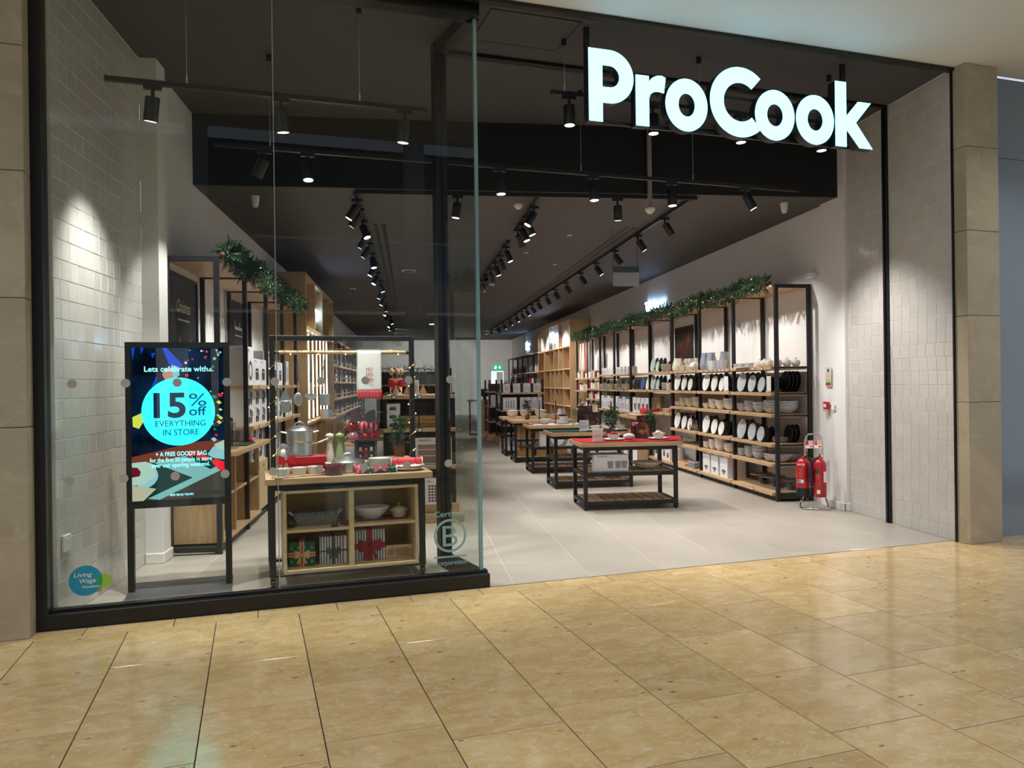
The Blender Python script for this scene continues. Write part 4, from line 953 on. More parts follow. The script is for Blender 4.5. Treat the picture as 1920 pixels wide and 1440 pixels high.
# lit department names
def dept(txt, label, loc, rz, w, h, st=13):
    o = thing('lit_sign', label, 'sign', loc, rz); ob('lettering', text_mesh(txt, w, h, EM('lit department lettering', '#a9d0ff', st), .02, .01), o); ob('rail', mesh(MB().cbox(-w*.52, w*.52, .01, .025, h*.2, h*.45), BLACK), o)
dept('Tableware', 'lit white Tableware lettering above the right hand shelving', (4.93, 15.2, 2.96), -PI/2, 1.15, .20)
# ---- garland along the canopy
def garland(name, label, pts, seed, dens, spread=.20, ln=.088):
    o = thing(name, label, 'garland'); q = random.Random(seed); pl_ = []; core = []
    tot = 0
    for i in range(len(pts)-1):
        a, b = Vector(pts[i]), Vector(pts[i+1]); n = max(1, int((b-a).length*dens)); dirv = (b-a).normalized()
        for k in range(n):
            p = a.lerp(b, (k+q.random())/n); core.append(a.lerp(b, k/n))
            an = q.uniform(0, 2*PI); u = dirv.orthogonal().normalized(); w = dirv.cross(u)
            rad = math.cos(an)*u + math.sin(an)*w
            pl_.append((p + rad*spread*q.uniform(0, .35), rad + dirv*q.uniform(-.9, .9) + Vector((0, 0, q.uniform(-.35, .25)))))
    core.append(Vector(pts[-1]))
    half = len(pl_)//2
    q.shuffle(pl_)
    ob('core', mesh(MB().tube(core[::6] + [core[-1]], .012, 6), M('twig brown', '#4a3524', .8)), o)
    tag(ob('needles', mesh(needles(pl_[:half], 16, ln, .0050, seed), GREEN), o), kind='stuff'); tag(ob('dark_needles', mesh(needles(pl_[half:], 16, ln, .0050, seed+1), GREEN2), o), kind='stuff')
    cone = mesh(MB().lathe([(.0001, -.05), (.02, -.035), (.028, -.01), (.02, .02), (.0001, .04)], 8), M('pine cone brown', '#5b3a22', .8))
    for k in range(0, len(core), max(1, int(dens*.45))):
        p = core[k]; ob('pine_cone', cone, o, p + Vector((q.uniform(-.07, .02), q.uniform(-.05, .05), q.uniform(-.08, .03))), (q.uniform(0, 3), q.uniform(0, 3), 0))
    bulb = mesh(MB().sphere(0, 0, 0, .006, 6, 4), EM('garland bulb', '#ffd9a0', 2.5))
    for k in range(2, len(core), max(1, int(dens*.22))):
        p = core[k]; ob('fairy_bulb', bulb, o, p + Vector((q.uniform(-.1, .1), 0, q.uniform(-.08, .08))))
    return o
gp_ = [(4.46, 9.25 + .5*k, 2.73 + .03*math.sin(k*1.7)) for k in range(24)]
garland('fir_garland', 'long green fir garland laid along the right shelving canopy', gp_, 21, 290)
# ================================================================== LEFT WALL
LF, LB_ = -1.70, -2.175
lb = [7.33 + 1.22*i for i in range(5)]
lt = {0: [1.53], 1: [1.53, 1.09], 2: [1.53, 1.09], 3: [1.53, 1.09, .66]}
for i in range(4):
    bay(-1, LF, LB_, lb[i], lb[i+1], lt[i] if i else [], '%s bay of black framed shelving on the left wall' % bn[i], near_end=(i == 0), group='left wall shelving bays', tags=[(0, .3), (0, .7), (1, .3), (1, .7)], boardmat=OAK)
# counter standing in the first bay and a half
lc = thing('oak_counter', 'oak counter with open cubbies inside the first left bay', 'counter', (-2.17, 7.38, 0))
ob('worktop', mesh(MB().cbox(.02, .58, .10, 1.80, .87, .915, .004), OAK), lc)
ob('end_panel', mesh(MB().cbox(.02, .46, .045, .075, .08, .87, .003), OAKZ), lc)
ob('back_panel', mesh(MB().cbox(.02, .04, .075, 1.78, .08, .87, .002), OAKZ), lc)
for y in (.56, 1.16, 1.75): ob('upright', mesh(MB().cbox(.04, .46, y, y+.03, .11, .87, .003), OAKZ), lc)
ob('base_board', mesh(MB().cbox(.02, .48, .075, 1.78, .08, .11, .003), OAK), lc)
for y in (.075, .59, 1.19): ob('cubby_shelf', mesh(MB().cbox(.04, .45, y, y+(.48 if y < .1 else .56), .48, .505, .003), OAK), lc)
ob('kick_plinth', mesh(MB().cbox(.04, .42, .05, 1.76, 0, .08, .003), BLACK), lc)
wm = mug(.045, .10, CHINA)
for k, (y, z) in enumerate(((8.2, .11), (8.75, .505), (8.8, .11))): put(wm, (-1.85, y, z), '%s white mug in the cubbies of the left oak counter' % names[k], 'white mugs in the counter cubbies', rz=.5)
# low cupboards in the following bays
for k, y in enumerate((9.22, 9.82, 10.42, 11.02, 11.62)):
    o = thing('low_cupboard', '%s pale birch low cupboard along the left wall' % names[k], 'cupboard', (-2.16, y, 0), 0, 'pale low cupboards')
    ob('carcass', mesh(MB().cbox(0, .42, .0, .575, .08, .66, .003), PLY), o); ob('door', mesh(MB().cbox(.42, .44, .01, .565, .09, .65, .003), PLY), o); ob('finger_hole', mesh(MB().box(.44, .4415, .25, .30, .57, .60), BLACK), o)
    ob('kick_plinth', mesh(MB().box(.02, .40, .0, .575, 0, .08), BLACK), o)
BR = M('brown grey carton', '#8b8284', .6)
def lbox(w, d, h, kind, y, z, lab, grp, x=-1.90): put(box_proto(w, d, h, kind, BOXW), (x, y, z), lab, grp, rz=PI/2)
for i in (1, 2):
    y0 = lb[i]
    for k in range(3): lbox(.36, .36, .42 if k < 1 else .30, 'rings' if k < 1 else 'pot', y0+.24+.38*k, 1.53, '%s white machine carton from the near end, upper shelf, left %s bay' % (names[k], bn[i]), 'machine cartons upper')
    for k in range(3):
        for j in range(2): lbox(.36, .36, .20, 'utensil', y0+.24+.38*k, 1.09+.201*j, '%s white saucepan carton from the near end, %s layer, left %s bay' % (names[k], 'lower' if j == 0 else 'upper', bn[i]), 'saucepan cartons')
    for k in range(3):
        for j in range(2):
            if i == 1 and k == 0: continue
            lbox(.34, .34, .20, 'utensil', y0+.24+.38*k, .664+.201*j, '%s white pan carton from the near end on the cupboards, %s layer, left %s bay' % (names[k], 'lower' if j == 0 else 'upper', bn[i]), 'pan cartons on the cupboards', x=-1.93)
for k, y in enumerate((10.95, 11.2, 11.45)): lbox(.2, .3, .34, 'knife', y+.15, 1.53, '%s white knife carton on the left fourth bay' % names[k], 'knife cartons left')
for k, y in enumerate((10.98+.15, 11.35+.1, 11.8)): lbox(.24, .3, .26, 'pot', y+.05, 1.09, '%s white carton on the left fourth bay lower shelf' % names[k], 'cartons left fourth bay')
# things on the counter
cm = thing('coffee_machine', 'black capsule coffee machine on the left oak counter', 'coffee machine', (-1.80, 7.85, .915))
ob('body', mesh(MB().cbox(-.07, .07, -.12, .12, 0, .30, .015), BLACKM), cm); ob('spout', mesh(MB().cbox(.07, .11, -.03, .03, .18, .26, .006), STEEL), cm); ob('drip_tray', mesh(MB().cbox(.07, .13, -.06, .06, 0, .02, .004), STEEL), cm)
put(single('glass_jar', 'glass', mesh(MB().lathe([(.0001, 0), (.03, 0), (.035, .02), (.045, .07), (.045, .17), (.042, .17), (.04, .07)], 18), CLEAR, True)), (-1.72, 8.15, .915), 'clear tall glass beside the coffee machine')
tr1 = thing('green_tray', 'flat dark green tray on the left oak counter', 'tray', (-1.72, 8.35, .915)); ob('tray', mesh(MB().cbox(-.06, .09, -.22, .22, 0, .014, .006), M('dark green', '#1e3b2f', .5)), tr1)
for k in range(6): put(single('white_ornament', 'ornament', mesh(MB().sphere(0, 0, .022, .022, 10, 7), CHINA)), (-1.72, 8.62+.06*k, .915), '%s small white round ornament from the near end on the left counter' % names[k], 'white ornaments on the counter')
put(single('ornament', 'bauble', mesh(MB().sphere(0, 0, .03, .03, 12, 8), REDB)), (-1.68, 8.55, .915), 'single red bauble on the left oak counter')
# posters
PD = M('poster charcoal', '#232126', .5, noise=(6, '#33262a', .5, .8)); GOLD = M('poster cream print', '#d8c7a6', .6); FLAME = M('poster flame print', '#e2a060', .6)
for k, (y, t) in enumerate(((7.93, 'Christmas'), (10.38, 'Sparkle'))):
    o = thing('wall_poster', 'dark poster with %s lettering on the left wall' % ('Christmas' if k == 0 else 'small script'), 'poster', (-2.185, y, 1.62), PI/2)
    ob('sheet', mesh(MB().box(-.44, .44, -.012, 0, 0, .95), PD), o)
    ob('frame', mesh(MB().box(-.465, -.44, -.025, 0, -.03, .98).box(.44, .465, -.025, 0, -.03, .98).box(-.44, .44, -.025, 0, .95, .98).box(-.44, .44, -.025, 0, -.03, 0), BLACKM), o)
    if k == 0: ob('lettering', text_mesh(t, .46, .12, GOLD, .008, .0005, shear=.2), o, (0, -.0126, .62))
    else: ob('script_line', mesh(MB().box(-.22, .2, -.0005, 0, .62, .66).box(-.22, -.19, -.0005, 0, .66, .73).box(.05, .08, -.0005, 0, .66, .72), GOLD), o, (0, -.0126, 0))
    ob('small_line', mesh(MB().box(-.2, .2, -.0005, 0, .54, .555), GOLD), o, (0, -.0126, 0))
    for j in range(9): ob('flame', shape_mesh([[(0, 0), (.016, .03), (.006, .09+.02*(j % 3)), (-.016, .03)]], .0005, FLAME), o, (-.3+.075*j, -.0126, .08+.05*((j*7) % 5)))
garland('fir_garland', 'green fir garland laid along the left shelving canopy behind glass', [(-1.63, 7.36+.4*k, 2.74+.03*math.sin(k*2.1)) for k in range(13)], 33, 330)
# knife cabinet: oak portal with lit fins
kc = thing('knife_cabinet', 'tall oak portal cabinet with glowing light strips and Knives sign', 'cabinet', (-2.19, 12.45, 0))
KW, KD, KH = 4.45, .60, 3.30
ob('side_panel', mesh(MB().cbox(0, KD, 0, .05, 0, KH), OAKZ), kc); ob('side_panel', mesh(MB().cbox(0, KD, KW-.05, KW, 0, KH), OAKZ), kc)
ob('top_board', mesh(MB().cbox(0, KD, .05, KW-.05, KH-.05, KH), OAK), kc); ob('fascia_floor', mesh(MB().cbox(0, KD, .05, KW-.05, 2.42, 2.47), OAK), kc)
ob('fascia', mesh(MB().cbox(.44, .46, .05, KW-.05, 2.47, KH-.05), WHITEW), kc); ob('back_panel', mesh(MB().cbox(0, .02, .05, KW-.05, .0, 2.42), OAKZ), kc)
for y in (1.2, 2.4, 3.5): ob('fascia_fin', mesh(MB().cbox(.46, KD, y, y+.05, 2.47, KH-.05), OAKZ), kc)
STRIP = EM('light strip', '#fff2dc', 9)
for k in range(7):
    y = .55+.58*k; f = ob('fin', mesh(MB().cbox(.02, .50, y, y+.035, .92, 2.42), OAKZ), kc); ob('light_strip', mesh(MB().box(.485, .503, y-.004, y, .95, 2.40), STRIP), f)
for k in range(6):
    y = .60+.58*k; ob('cubby_shelf', mesh(MB().cbox(.02, .46, y-.012, y+.53, 1.5, 1.53), OAK), kc)
kcc = thing('knife_counter', 'oak counter with cupboard doors in front of the knife cabinet', 'counter', (-2.15, 14.3, 0))
ob('worktop', mesh(MB().cbox(.4, .80, 0, 2.6, .88, .925, .004), OAK), kcc); ob('carcass', mesh(MB().cbox(.44, .76, .03, 2.57, .08, .88, .003), OAKZ), kcc)
for k in range(4): ob('door', mesh(MB().cbox(.76, .778, .04+.63*k, .65+.63*k, .1, .86, .003), OAKZ), kcc)
kcb = thing('knife_base_cupboard', 'oak base cupboard under the knife cabinet fins', 'cupboard', (-2.15, 12.5, 0)); ob('carcass', mesh(MB().cbox(.02, .5, .05, 1.78, .0, .88, .003), OAKZ), kcb); ob('worktop', mesh(MB().cbox(.02, .54, .05, 1.78, .88, .92, .003), OAK), kcb)
put(box_proto(.14, .04, .16, None, WHITE), (-1.55, 14.55, .925), 'white leaflet holder on the knife counter', None, rz=.6); put(box_proto(.12, .04, .13, None, M('pale blue card', '#8fb4cf', .6)), (-1.50, 14.85, .925), 'pale blue leaflet holder on the knife counter', None, rz=.6)
tr2 = thing('oak_tray', 'shallow oak tray at the front of the knife counter', 'tray', (-1.55, 15.3, .925)); ob('tray', mesh(MB().cbox(-.1, .12, -.2, .2, 0, .03, .004), OAK), tr2)
for k in range(5): put(single('knife_block', 'knife block', mesh(MB().cbox(-.06, .06, -.05, .05, 0, .2, .006), BLACKM if k % 2 else OAKZ)), (-1.88, 13.3+.58*k, 1.53), '%s knife block along the lit knife cabinet' % names[k], 'knife blocks')
dept('Knives', 'lit white Knives lettering on the oak fascia', (-1.70, 14.55, 2.72), PI/2, 1.0, .30)
# far left shelving with pans
for i in range(9):
    y0 = 17.3 + 1.5*i
    bay(-1, -1.75, -2.18, y0, y0+1.5, [2.0, 1.6, 1.2, .8, .4, .1], '%s far bay of black shelving beyond the knife cabinet' % names[i], near_end=(i == 0), top=2.6, group='far left shelving bays')
    for si, zt_ in enumerate([2.0, 1.6, 1.2, .8, .4]):
        for k in range(4):
            y = y0+.22+.36*k
            if (k+si+i) % 3 == 0: put(single('saucepan', 'saucepan', mesh(MB().cyl(0, 0, 0, .12, .11, 18).tube([(.11, 0, .09), (.28, 0, .11)], .012, 6), STEEL, True)), (-1.93, y, zt_), '%s steel saucepan on shelf %s of far left bay %s' % (names[k], names[si], names[i]), 'far steel pans', rz=.2)
            elif (k+si+i) % 3 == 1: put(box_proto(.26, .3, .2, None, [BOXW, BR, M('kraft carton', '#b08d63', .8)][(k+i) % 3]), (-1.95, y, zt_), '%s carton on shelf %s of far left bay %s' % (names[k], names[si], names[i]), 'far left cartons', rz=PI/2)
            else: put(single('frying_pan', 'pan', mesh(MB().lathe([(.0001, 0), (.10, 0), (.13, .045), (.127, .045), (.098, .006), (.0001, .006)], 18).tube([(.12, 0, .04), (.30, 0, .07)], .011, 6), M('black nonstick', '#17181a', .35), True)), (-1.93, y, zt_+.13), '%s black frying pan on shelf %s of far left bay %s' % (names[k], names[si], names[i]), 'far frying pans', rot=(0, RAD(75), 0))

# ================================================================== RIGHT, FAR
bk = thing('bakeware_cabinet', 'tall oak cubby cabinet with lit Bakeware lettering', 'cabinet', (4.40, 21.0, 0))
W_, D_, H_ = 5.3, .57, 3.28
ob('side_panel', mesh(MB().cbox(0, D_, 0, .05, 0, H_), OAKZ), bk); ob('side_panel', mesh(MB().cbox(0, D_, W_-.05, W_, 0, H_), OAKZ), bk)
ob('top_board', mesh(MB().cbox(0, D_, .05, W_-.05, H_-.05, H_), OAK), bk); ob('fascia', mesh(MB().cbox(.10, .12, .05, W_-.05, 2.55, H_-.05), WHITEW), bk); ob('fascia_floor', mesh(MB().cbox(0, D_, .05, W_-.05, 2.5, 2.55), OAK), bk); ob('back_panel', mesh(MB().cbox(D_-.02, D_, .05, W_-.05, 0, 2.5), OAKZ), bk)
for y in (1.6, 3.2): ob('fascia_fin', mesh(MB().cbox(0, .10, y, y+.05, 2.55, H_-.05), OAKZ), bk)
fy = (1.05, 1.75, 2.45, 3.15, 4.2)
for y in fy: ob('upright', mesh(MB().cbox(.01, D_-.02, y, y+.035, 0, 2.5), OAKZ), bk)
ys = (.05,) + fy + (W_-.05,)
for z in (.1, .85, 1.35, 1.9):
    for k in range(6): ob('cubby_shelf', mesh(MB().cbox(.01, D_-.02, ys[k]+(.035 if k else 0), ys[k+1], z-.03, z), OAK), bk)
dept('Bakeware', 'lit white Bakeware lettering on the right oak cabinet', (4.47, 23.6, 2.78), -PI/2, 1.3, .30)
mx = thing('stand_mixer', 'red stand mixer in the near top cubby of the oak cabinet', 'mixer', (4.65, 21.5, 1.90), -PI/2)
RP = M('red enamel', '#c01820', .15, coat=.5)
ob('base', mesh(MB().cbox(-.1, .1, -.17, .17, 0, .04, .015), RP), mx); ob('column', mesh(MB().cbox(-.05, .05, .07, .16, .04, .26, .02), RP), mx); ob('head', mesh(MB().sphere(0, 0, 0, .085, 16, 10).xf(Matrix.Translation((0, -.02, .31)) @ Matrix.Diagonal((.9, 2.0, .85, 1))), RP, True), mx); ob('bowl', mesh(MB().lathe([(.05, .05), (.09, .10), (.10, .19), (.097, .19)], 18, 0, -.07), STEEL, True), mx)
for k, (y, z, c_) in enumerate(((21.5, 1.35, BLACKM), (22.4, 1.35, STEEL), (22.4, 1.9, BLACKM), (23.1, 1.35, MAROON), (23.8, 1.35, MAROON), (23.1, 1.9, STEEL), (25.6, 1.9, M('blue tin', '#3d6db0', .4)), (25.6, 1.35, BLACKM), (21.5, .85, BLACKM), (24.6, 1.9, REDB))):
    put(single('canister', 'canister', mesh(MB().lathe([(.0001, 0), (.08, 0), (.08, .16), (.06, .18), (.03, .2), (.02, .23), (.0001, .24)], 16), c_, True)), (4.62, y, z), '%s canister counted from the near end in the oak cubby cabinet' % names[k], 'canisters in the oak cubbies')
for i in range(6):
    y0 = 26.5 + 1.45*i
    bay(1, 4.5, 4.97, y0, y0+1.45, [1.9, 1.5, 1.1, .7, .1], '%s bar bay of black shelving at the far right' % names[i], near_end=(i == 0), top=2.6, group='far right shelving bays')
    for si, zt_ in enumerate([1.9, 1.5, 1.1, .7]):
        for k in range(4):
            c_ = ['#1c1c20', '#e6e4e2', '#6a7078', '#a33a3a', '#caa676'][(k*2+si+i) % 5]
            put(single('bottle', 'bottle', mesh(MB().lathe([(.0001, 0), (.045, 0), (.045, .17), (.016, .22), (.016, .29), (.0001, .29)], 12), M('barware %s' % c_, c_, .3), True)), (4.62, y0+.2+.34*k, zt_), '%s bottle from the near end on shelf %s of bar bay %s' % (names[k], names[si], names[i]), 'bottles on the bar bays')
dept('Bar', 'lit white Bar lettering high on the far right wall', (4.96, 32.3, 2.92), -PI/2, 1.1, .30)

# ================================================================== GONDOLAS AND FAR COUNTERS
def gondola(name, label, x0, x1, y0, y1, tops, h, base=.2):
    o = thing(name, label, 'display stand', (x0, y0, 0)); W = x1-x0; D = y1-y0
    ob('base_step', mesh(MB().cbox(-.08, W+.08, -.12, D+.1, 0, base*.5, .004), OAKX), o); ob('base_board', mesh(MB().cbox(-.03, W+.03, -.03, D+.03, base*.5, base, .004), OAKX), o)
    for x in (0, W-.045):
        for y in (0, D-.045): ob('post', mesh(MB().cbox(x, x+.045, y, y+.045, base, h, .003), BLACK), o)
    ob('centre_panel', mesh(MB().box(.045, W-.045, D/2-.01, D/2+.01, base, h-.1), M('dark grey panel', '#3b3a3c', .6)), o)
    for z in tops:
        s_ = ob('shelf', mesh(MB().cbox(.002, W-.002, -.05, D+.05, z-.042, z, .003), OAKX), o)
        for k in range(3): ob('price_tag', TAGM[0], s_, (.12+.28*k, -.0505, z-.021)); ob('price_card', TAGM[1], s_, (.12+.28*k, -.0505, z-.021))
    return o
gondola('gift_gondola', 'oak and black gift stand close behind the window display', -.29, .50, 8.62, 9.35, [1.40, 1.035, .625], 1.42)
ut = thing('utensil_pot', 'white pot of wooden spoons tied with a red bow', 'utensil pot', (-.145, 8.68, 1.40))
ob('pot', mesh(MB().lathe([(.0001, 0), (.062, 0), (.072, .17), (.076, .185), (.07, .185), (.058, .01)], 22), CHINA, True), ut); ob('ribbon_bow', bow(.17, REDB), ut, (0, -.075, .125))
for k in range(5):
    an = k*1.25; ob('wooden_spoon', mesh(MB().tube([(.01*math.cos(an), .02, .02), (.05*math.cos(an), .03*math.sin(an), .22)], .006, 6).sphere(.058*math.cos(an), .03*math.sin(an), .255, .026, 12, 8, 1.5), OAK, True), ut)
for k in range(3): put(box_proto(.15, .2, .09, 'pot'), (-.18, 8.72, 1.035+.0905*k), '%s white casserole carton in the pile of three on the gift stand' % ('lowest', 'middle', 'top')[k], 'casserole cartons pile')
CRATE = M('bamboo crate', '#b98d58', .55, noise=(12, '#a27846', .4, .7), stretch=(1, 6, 6))
for k, (x, z) in enumerate(((.0, 1.035), (.0, 1.08), (.0, 1.125), (.2, 1.035), (.2, 1.08), (.2, 1.125), (.40, 1.035), (.40, 1.08))): put(single('bamboo_box', 'bamboo box', mesh(MB().cbox(-.095, .095, -.1, .1, 0, .043, .004), CRATE)), (x, 8.74, z), 'flat bamboo box %s counted along the gift stand middle shelf' % names[k], 'flat bamboo boxes')
put(box_proto(.42, .06, .30, 'board', BOXW, M('walnut print', '#9a7a66', .6)), (.26, 8.65, .625), 'large white chopping board carton on the gift stand', None)
put(box_proto(.16, .14, .28, 'spice', BOXW, M('spice print', '#7a4a4a', .6)), (.235, 8.60, .20), 'white spice rack carton standing on the gift stand base', None)
fl_ = flute(.026, .22)
for k, (x, y) in enumerate(((.22, 8.72), (.29, 8.76), (.36, 8.72), (.25, 8.85), (.33, 8.88))): put(fl_, (x, y, 1.40), '%s champagne flute on top of the gift stand' % names[k], 'flutes on the gift stand')
for k, (x, h) in enumerate(((.06, .16), (.44, .2))): put(box_proto(.09, .08, h, 'knife', BOXW, M('red stripe print', '#a33a3a', .6)), (x, 8.68, 1.40), '%s slim white gift carton on top of the gift stand' % ('left' if k == 0 else 'right'), 'slim gift cartons')
put(single('wooden_tree', 'ornament', mesh(MB().add([(-.06, -.01, 0), (.06, -.01, 0), (0, -.01, .15), (-.06, .01, 0), (.06, .01, 0), (0, .01, .15)], [(0, 1, 2), (3, 5, 4), (0, 3, 4, 1), (1, 4, 5, 2), (2, 5, 3, 0)]), OAK)), (-.01, 8.68, 1.40), 'flat wooden tree ornament beside the spoon pot')
put(single('wooden_tree', 'ornament', mesh(MB().add([(-.05, -.01, 0), (.05, -.01, 0), (0, -.01, .12), (-.05, .01, 0), (.05, .01, 0), (0, .01, .12)], [(0, 1, 2), (3, 5, 4), (0, 3, 4, 1), (1, 4, 5, 2), (2, 5, 3, 0)]), OAK)), (.15, 8.67, 1.40), 'flat wooden tree ornament between the gift cartons')
# cutlery gondola behind the tables
gondola('cutlery_gondola', 'black and oak cutlery stand behind the row of tables', 2.2, 3.25, 18.7, 19.9, [1.28, .86, .5], 1.6, .16)
CB = M('cutlery print', '#4b4d52', .5)
for k in range(4): put(box_proto(.17, .06, .22, 'knife', BOXW, CB), (2.34+.25*k, 18.74, 1.28), '%s white cutlery carton from the left, top shelf of the cutlery stand' % names[k], 'cutlery cartons top')
for k, (x, w) in enumerate(((2.42, .34), (2.72, .10), (2.86, .14), (3.02, .14), (3.16, .10))): put(box_proto(w, .06, .30, 'knife', BOXW, CB), (x, 18.74, .86), '%s tall cutlery carton from the left, middle shelf of the cutlery stand' % names[k], 'cutlery cartons middle')
jb = thing('bauble_box', 'clear box of red baubles on top of the cutlery stand', 'bauble box', (2.42, 19.15, 1.28)); ob('box', mesh(MB().cbox(-.18, .18, -.12, .12, 0, .3), CLEAR), jb)
for k in range(8): ob('bauble', mesh(MB().sphere(-.12+.08*(k % 4), -.05+.1*(k//4), .08+.12*(k % 2), .055, 12, 8), M('coral red bauble', '#d23a44', .2), True), jb)
# side stand left of it, with white cartons
gondola('side_stand', 'second black stand left of the cutlery stand', 2.1, 2.9, 20.6, 21.8, [1.3, .9, .5], 1.6, .16)
for k in range(3): put(box_proto(.2, .2, .3, None, BOXW), (2.2+.24*k, 20.75, .9), '%s white carton on the second stand' % names[k], 'cartons on the second stand')
tc = thing('till_counter', 'black legged oak till counter far down the aisle', 'counter', (1.7, 22.6, 0))
ob('worktop', mesh(MB().cbox(0, 1.0, 0, .8, .98, 1.03), OAKX), tc); ob('panel', mesh(MB().cbox(.35, .95, .05, .75, .06, .98), OAKZ), tc)
for x in (.02, .3, .93): ob('leg', mesh(MB().cbox(x, x+.045, .02, .065, 0, .98), BLACK), tc)
ob('plinth_board', mesh(MB().cbox(0, 1.0, 0, .8, .03, .08), OAKX), tc)
scr = thing('till_screen', 'tilted black till screen on the far counter', 'screen', (2.2, 22.9, 1.03), .4); ob('stand', mesh(MB().cyl(0, 0, 0, .12, .04, 12), BLACK), scr); ob('display', mesh(MB().cbox(-.17, .17, -.015, .015, .1, .34).xf(Matrix.Rotation(-.4, 4, 'X')), BLACKM), scr)
put(box_proto(.3, .05, .42, 'rings', BOXW, CARDGREY), (2.45, 22.55, 0.08), 'tall white carton leaning at the till counter', None)
# tall display by the far centre: garland over the far wall shelf
garland('fir_garland', 'short fir garland on a rail at the far left of the shop', [(-.9+.3*k, 24.0, 1.98+.03*math.sin(k*2)) for k in range(8)], 55, 40, .12, .18)
gondola('glassware_stand', 'far glassware stand under the short garland', -1.0, 1.3, 24.0, 24.8, [1.5, 1.1, .7], 2.0, .16)
for si, zt_ in enumerate((1.5, 1.1)):
    for k in range(9): put(wineglass(.05, .22), (-.9+.25*k, 24.1, zt_), '%s wine glass from the left, %s shelf of the far glassware stand' % (names[k], shelf_n[si]), 'glasses on the far stand')
# ================================================================== DISPLAY TABLES
TWD, TDP, TH = 1.14, .68, .80
def tpart(x0, x1, y0, y1, z0, z1, m=None): return mesh(MB().cbox(x0, x1, y0, y1, z0, z1, .003), m or BLACK)
tparts = [('top', tpart(-.04, TWD+.06, -.03, TDP+.03, TH-.05, TH, OAKX))]
for x in (0, TWD-.045):
    for y in (0, TDP-.045): tparts.append(('leg', tpart(x, x+.045, y, y+.045, .015, TH-.05)))
    tparts += [('side_rail', tpart(x, x+.045, .045, TDP-.045, z, z+.045)) for z in (.06, .40)] + [('side_rail', tpart(x+.002, x+.043, .045, TDP-.045, TH-.095, TH-.05))]
for y in (0, TDP-.045):
    tparts += [('rail', tpart(.045, TWD-.045, y, y+.045, z, z+.045)) for z in (.06, .40, TH-.095)]
fm = mesh(MB().cyl(0, 0, 0, .015, .016, 10), BLACK)
for x in (.022, TWD-.022):
    for y in (.022, TDP-.022): tparts.append(('foot', fm, [], (x, y, 0)))
sm_ = tpart(0, .100, .05, TDP-.05, 0, .016, SLAT)
for z in (.095, .435):
    for k in range(9): tparts.append(('slat', sm_, [], (.048+.116*k, 0, z)))
TBL = Proto('display_table', 'table', tparts)
tl = [(2.02, 8.93, -.02, 'front display table with red cloth, oak top and slatted shelves'), (2.03, 10.83, 0, 'second display table with green mats'), (2.0, 12.74, 0, 'third display table with pale mats and a maroon candle'), (1.96, 14.55, 0, 'fourth display table holding a small fir tree'), (1.95, 15.95, 0, 'fifth display table, farthest of the row')]
for x, y, r, lab in tl: put(TBL, (x, y, 0), lab, 'row of display tables', rz=r)
def onT(i, u, v, z=0.0): return (tl[i][0]+u, tl[i][1]+v, TH+z)
def cloth(i, u0, u1, v0, v1, m, lab, lift=0.0, seed=1):
    q = random.Random(seed); nx, ny = 24, 12; v = []; f = []
    for b in range(ny+1):
        for a in range(nx+1):
            s, t = a/nx, b/ny; x = u0+(u1-u0)*s; y = v0+(v1-v0)*t
            z = .004+.004*math.sin(s*9+t*5)**2
            if lift: z += lift*max(0, (s-.75)/.25)**2*(.4+.6*math.sin(t*PI*.8+.5))
            v.append((x, y, z))
    for b in range(ny):
        for a in range(nx): o = b*(nx+1)+a; f.append((o, o+1, o+nx+2, o+nx+1))
    o = thing('table_cloth', lab, 'cloth', (tl[i][0], tl[i][1], TH), tl[i][2]); c = ob('cloth', mesh(MB().add(v, f), m, True), o); md = c.modifiers.new('thickness', 'SOLIDIFY'); md.thickness = .003; md.offset = 1
REDC = M('red cotton cloth', '#b5121d', .8, bump=(200, .2)); GRC = M('dark green felt mat', '#12392f', .85); PALEC = M('pale linen mat', '#d5cfc6', .85); MARC = M('maroon napkin', '#6e1220', .8)
cloth(0, -.03, 1.22, -.02, .66, REDC, 'bright red cloth spread over the front display table', .03)
cloth(1, -.02, 1.1, .0, .6, GRC, 'dark green felt mats covering the second display table')
cloth(2, .05, .9, .02, .6, PALEC, 'pale linen mat on the third display table')
cloth(2, -.02, .3, .30, .62, MARC, 'maroon napkin at the left of the third display table', 0, 3)
wg, wg2 = wineglass(.045, .21), wineglass(.055, .25)
def setting(i, u, v, col, nap, lab):
    o = put(single('dinner_plate', 'plate', plate_mesh(.13, CHINA)), onT(i, u, v, .008), 'white plate under the %s' % lab, None)
    put(single('bowl', 'bowl', bowl_mesh(.082, .065, CHINA)), onT(i, u, v, .022), lab, None)
    if nap:
        n = thing('napkin', '%s folded in the %s' % (nap[0], lab), 'napkin', onT(i, u, v, .07)); mb = MB(); q = random.Random(int(u*100))
        for k in range(7):
            an = k*.9; mb.sphere(.03*math.cos(an), .03*math.sin(an), .012+.008*(k % 3), .026, 8, 6, .7)
        ob('cloth', mesh(mb, nap[1], True), n)
def show(i, u, v, w, h, m, lab, lines=True, rz=0.0, base=True):
    o = thing('show_card', lab, 'card', onT(i, u, v, .008), rz); ob('card', mesh(MB().box(-w/2, w/2, -.002, .002, .012, h), m), o)
    if lines: ob('printed_lines', mesh(MB().box(-w*.38, w*.2, -.003, -.002, h*.72, h*.75).box(-w*.38, w*.38, -.003, -.002, h*.5, h*.52).box(-w*.38, w*.3, -.003, -.002, h*.42, h*.44).box(-w*.38, w*.34, -.003, -.002, h*.34, h*.36), CARDGREY), o)
    if base: ob('foot', mesh(MB().cbox(-w*.5, w*.5, -.02, .02, 0, .012, .003), OAK if m is not WHITE else WHITE), o)
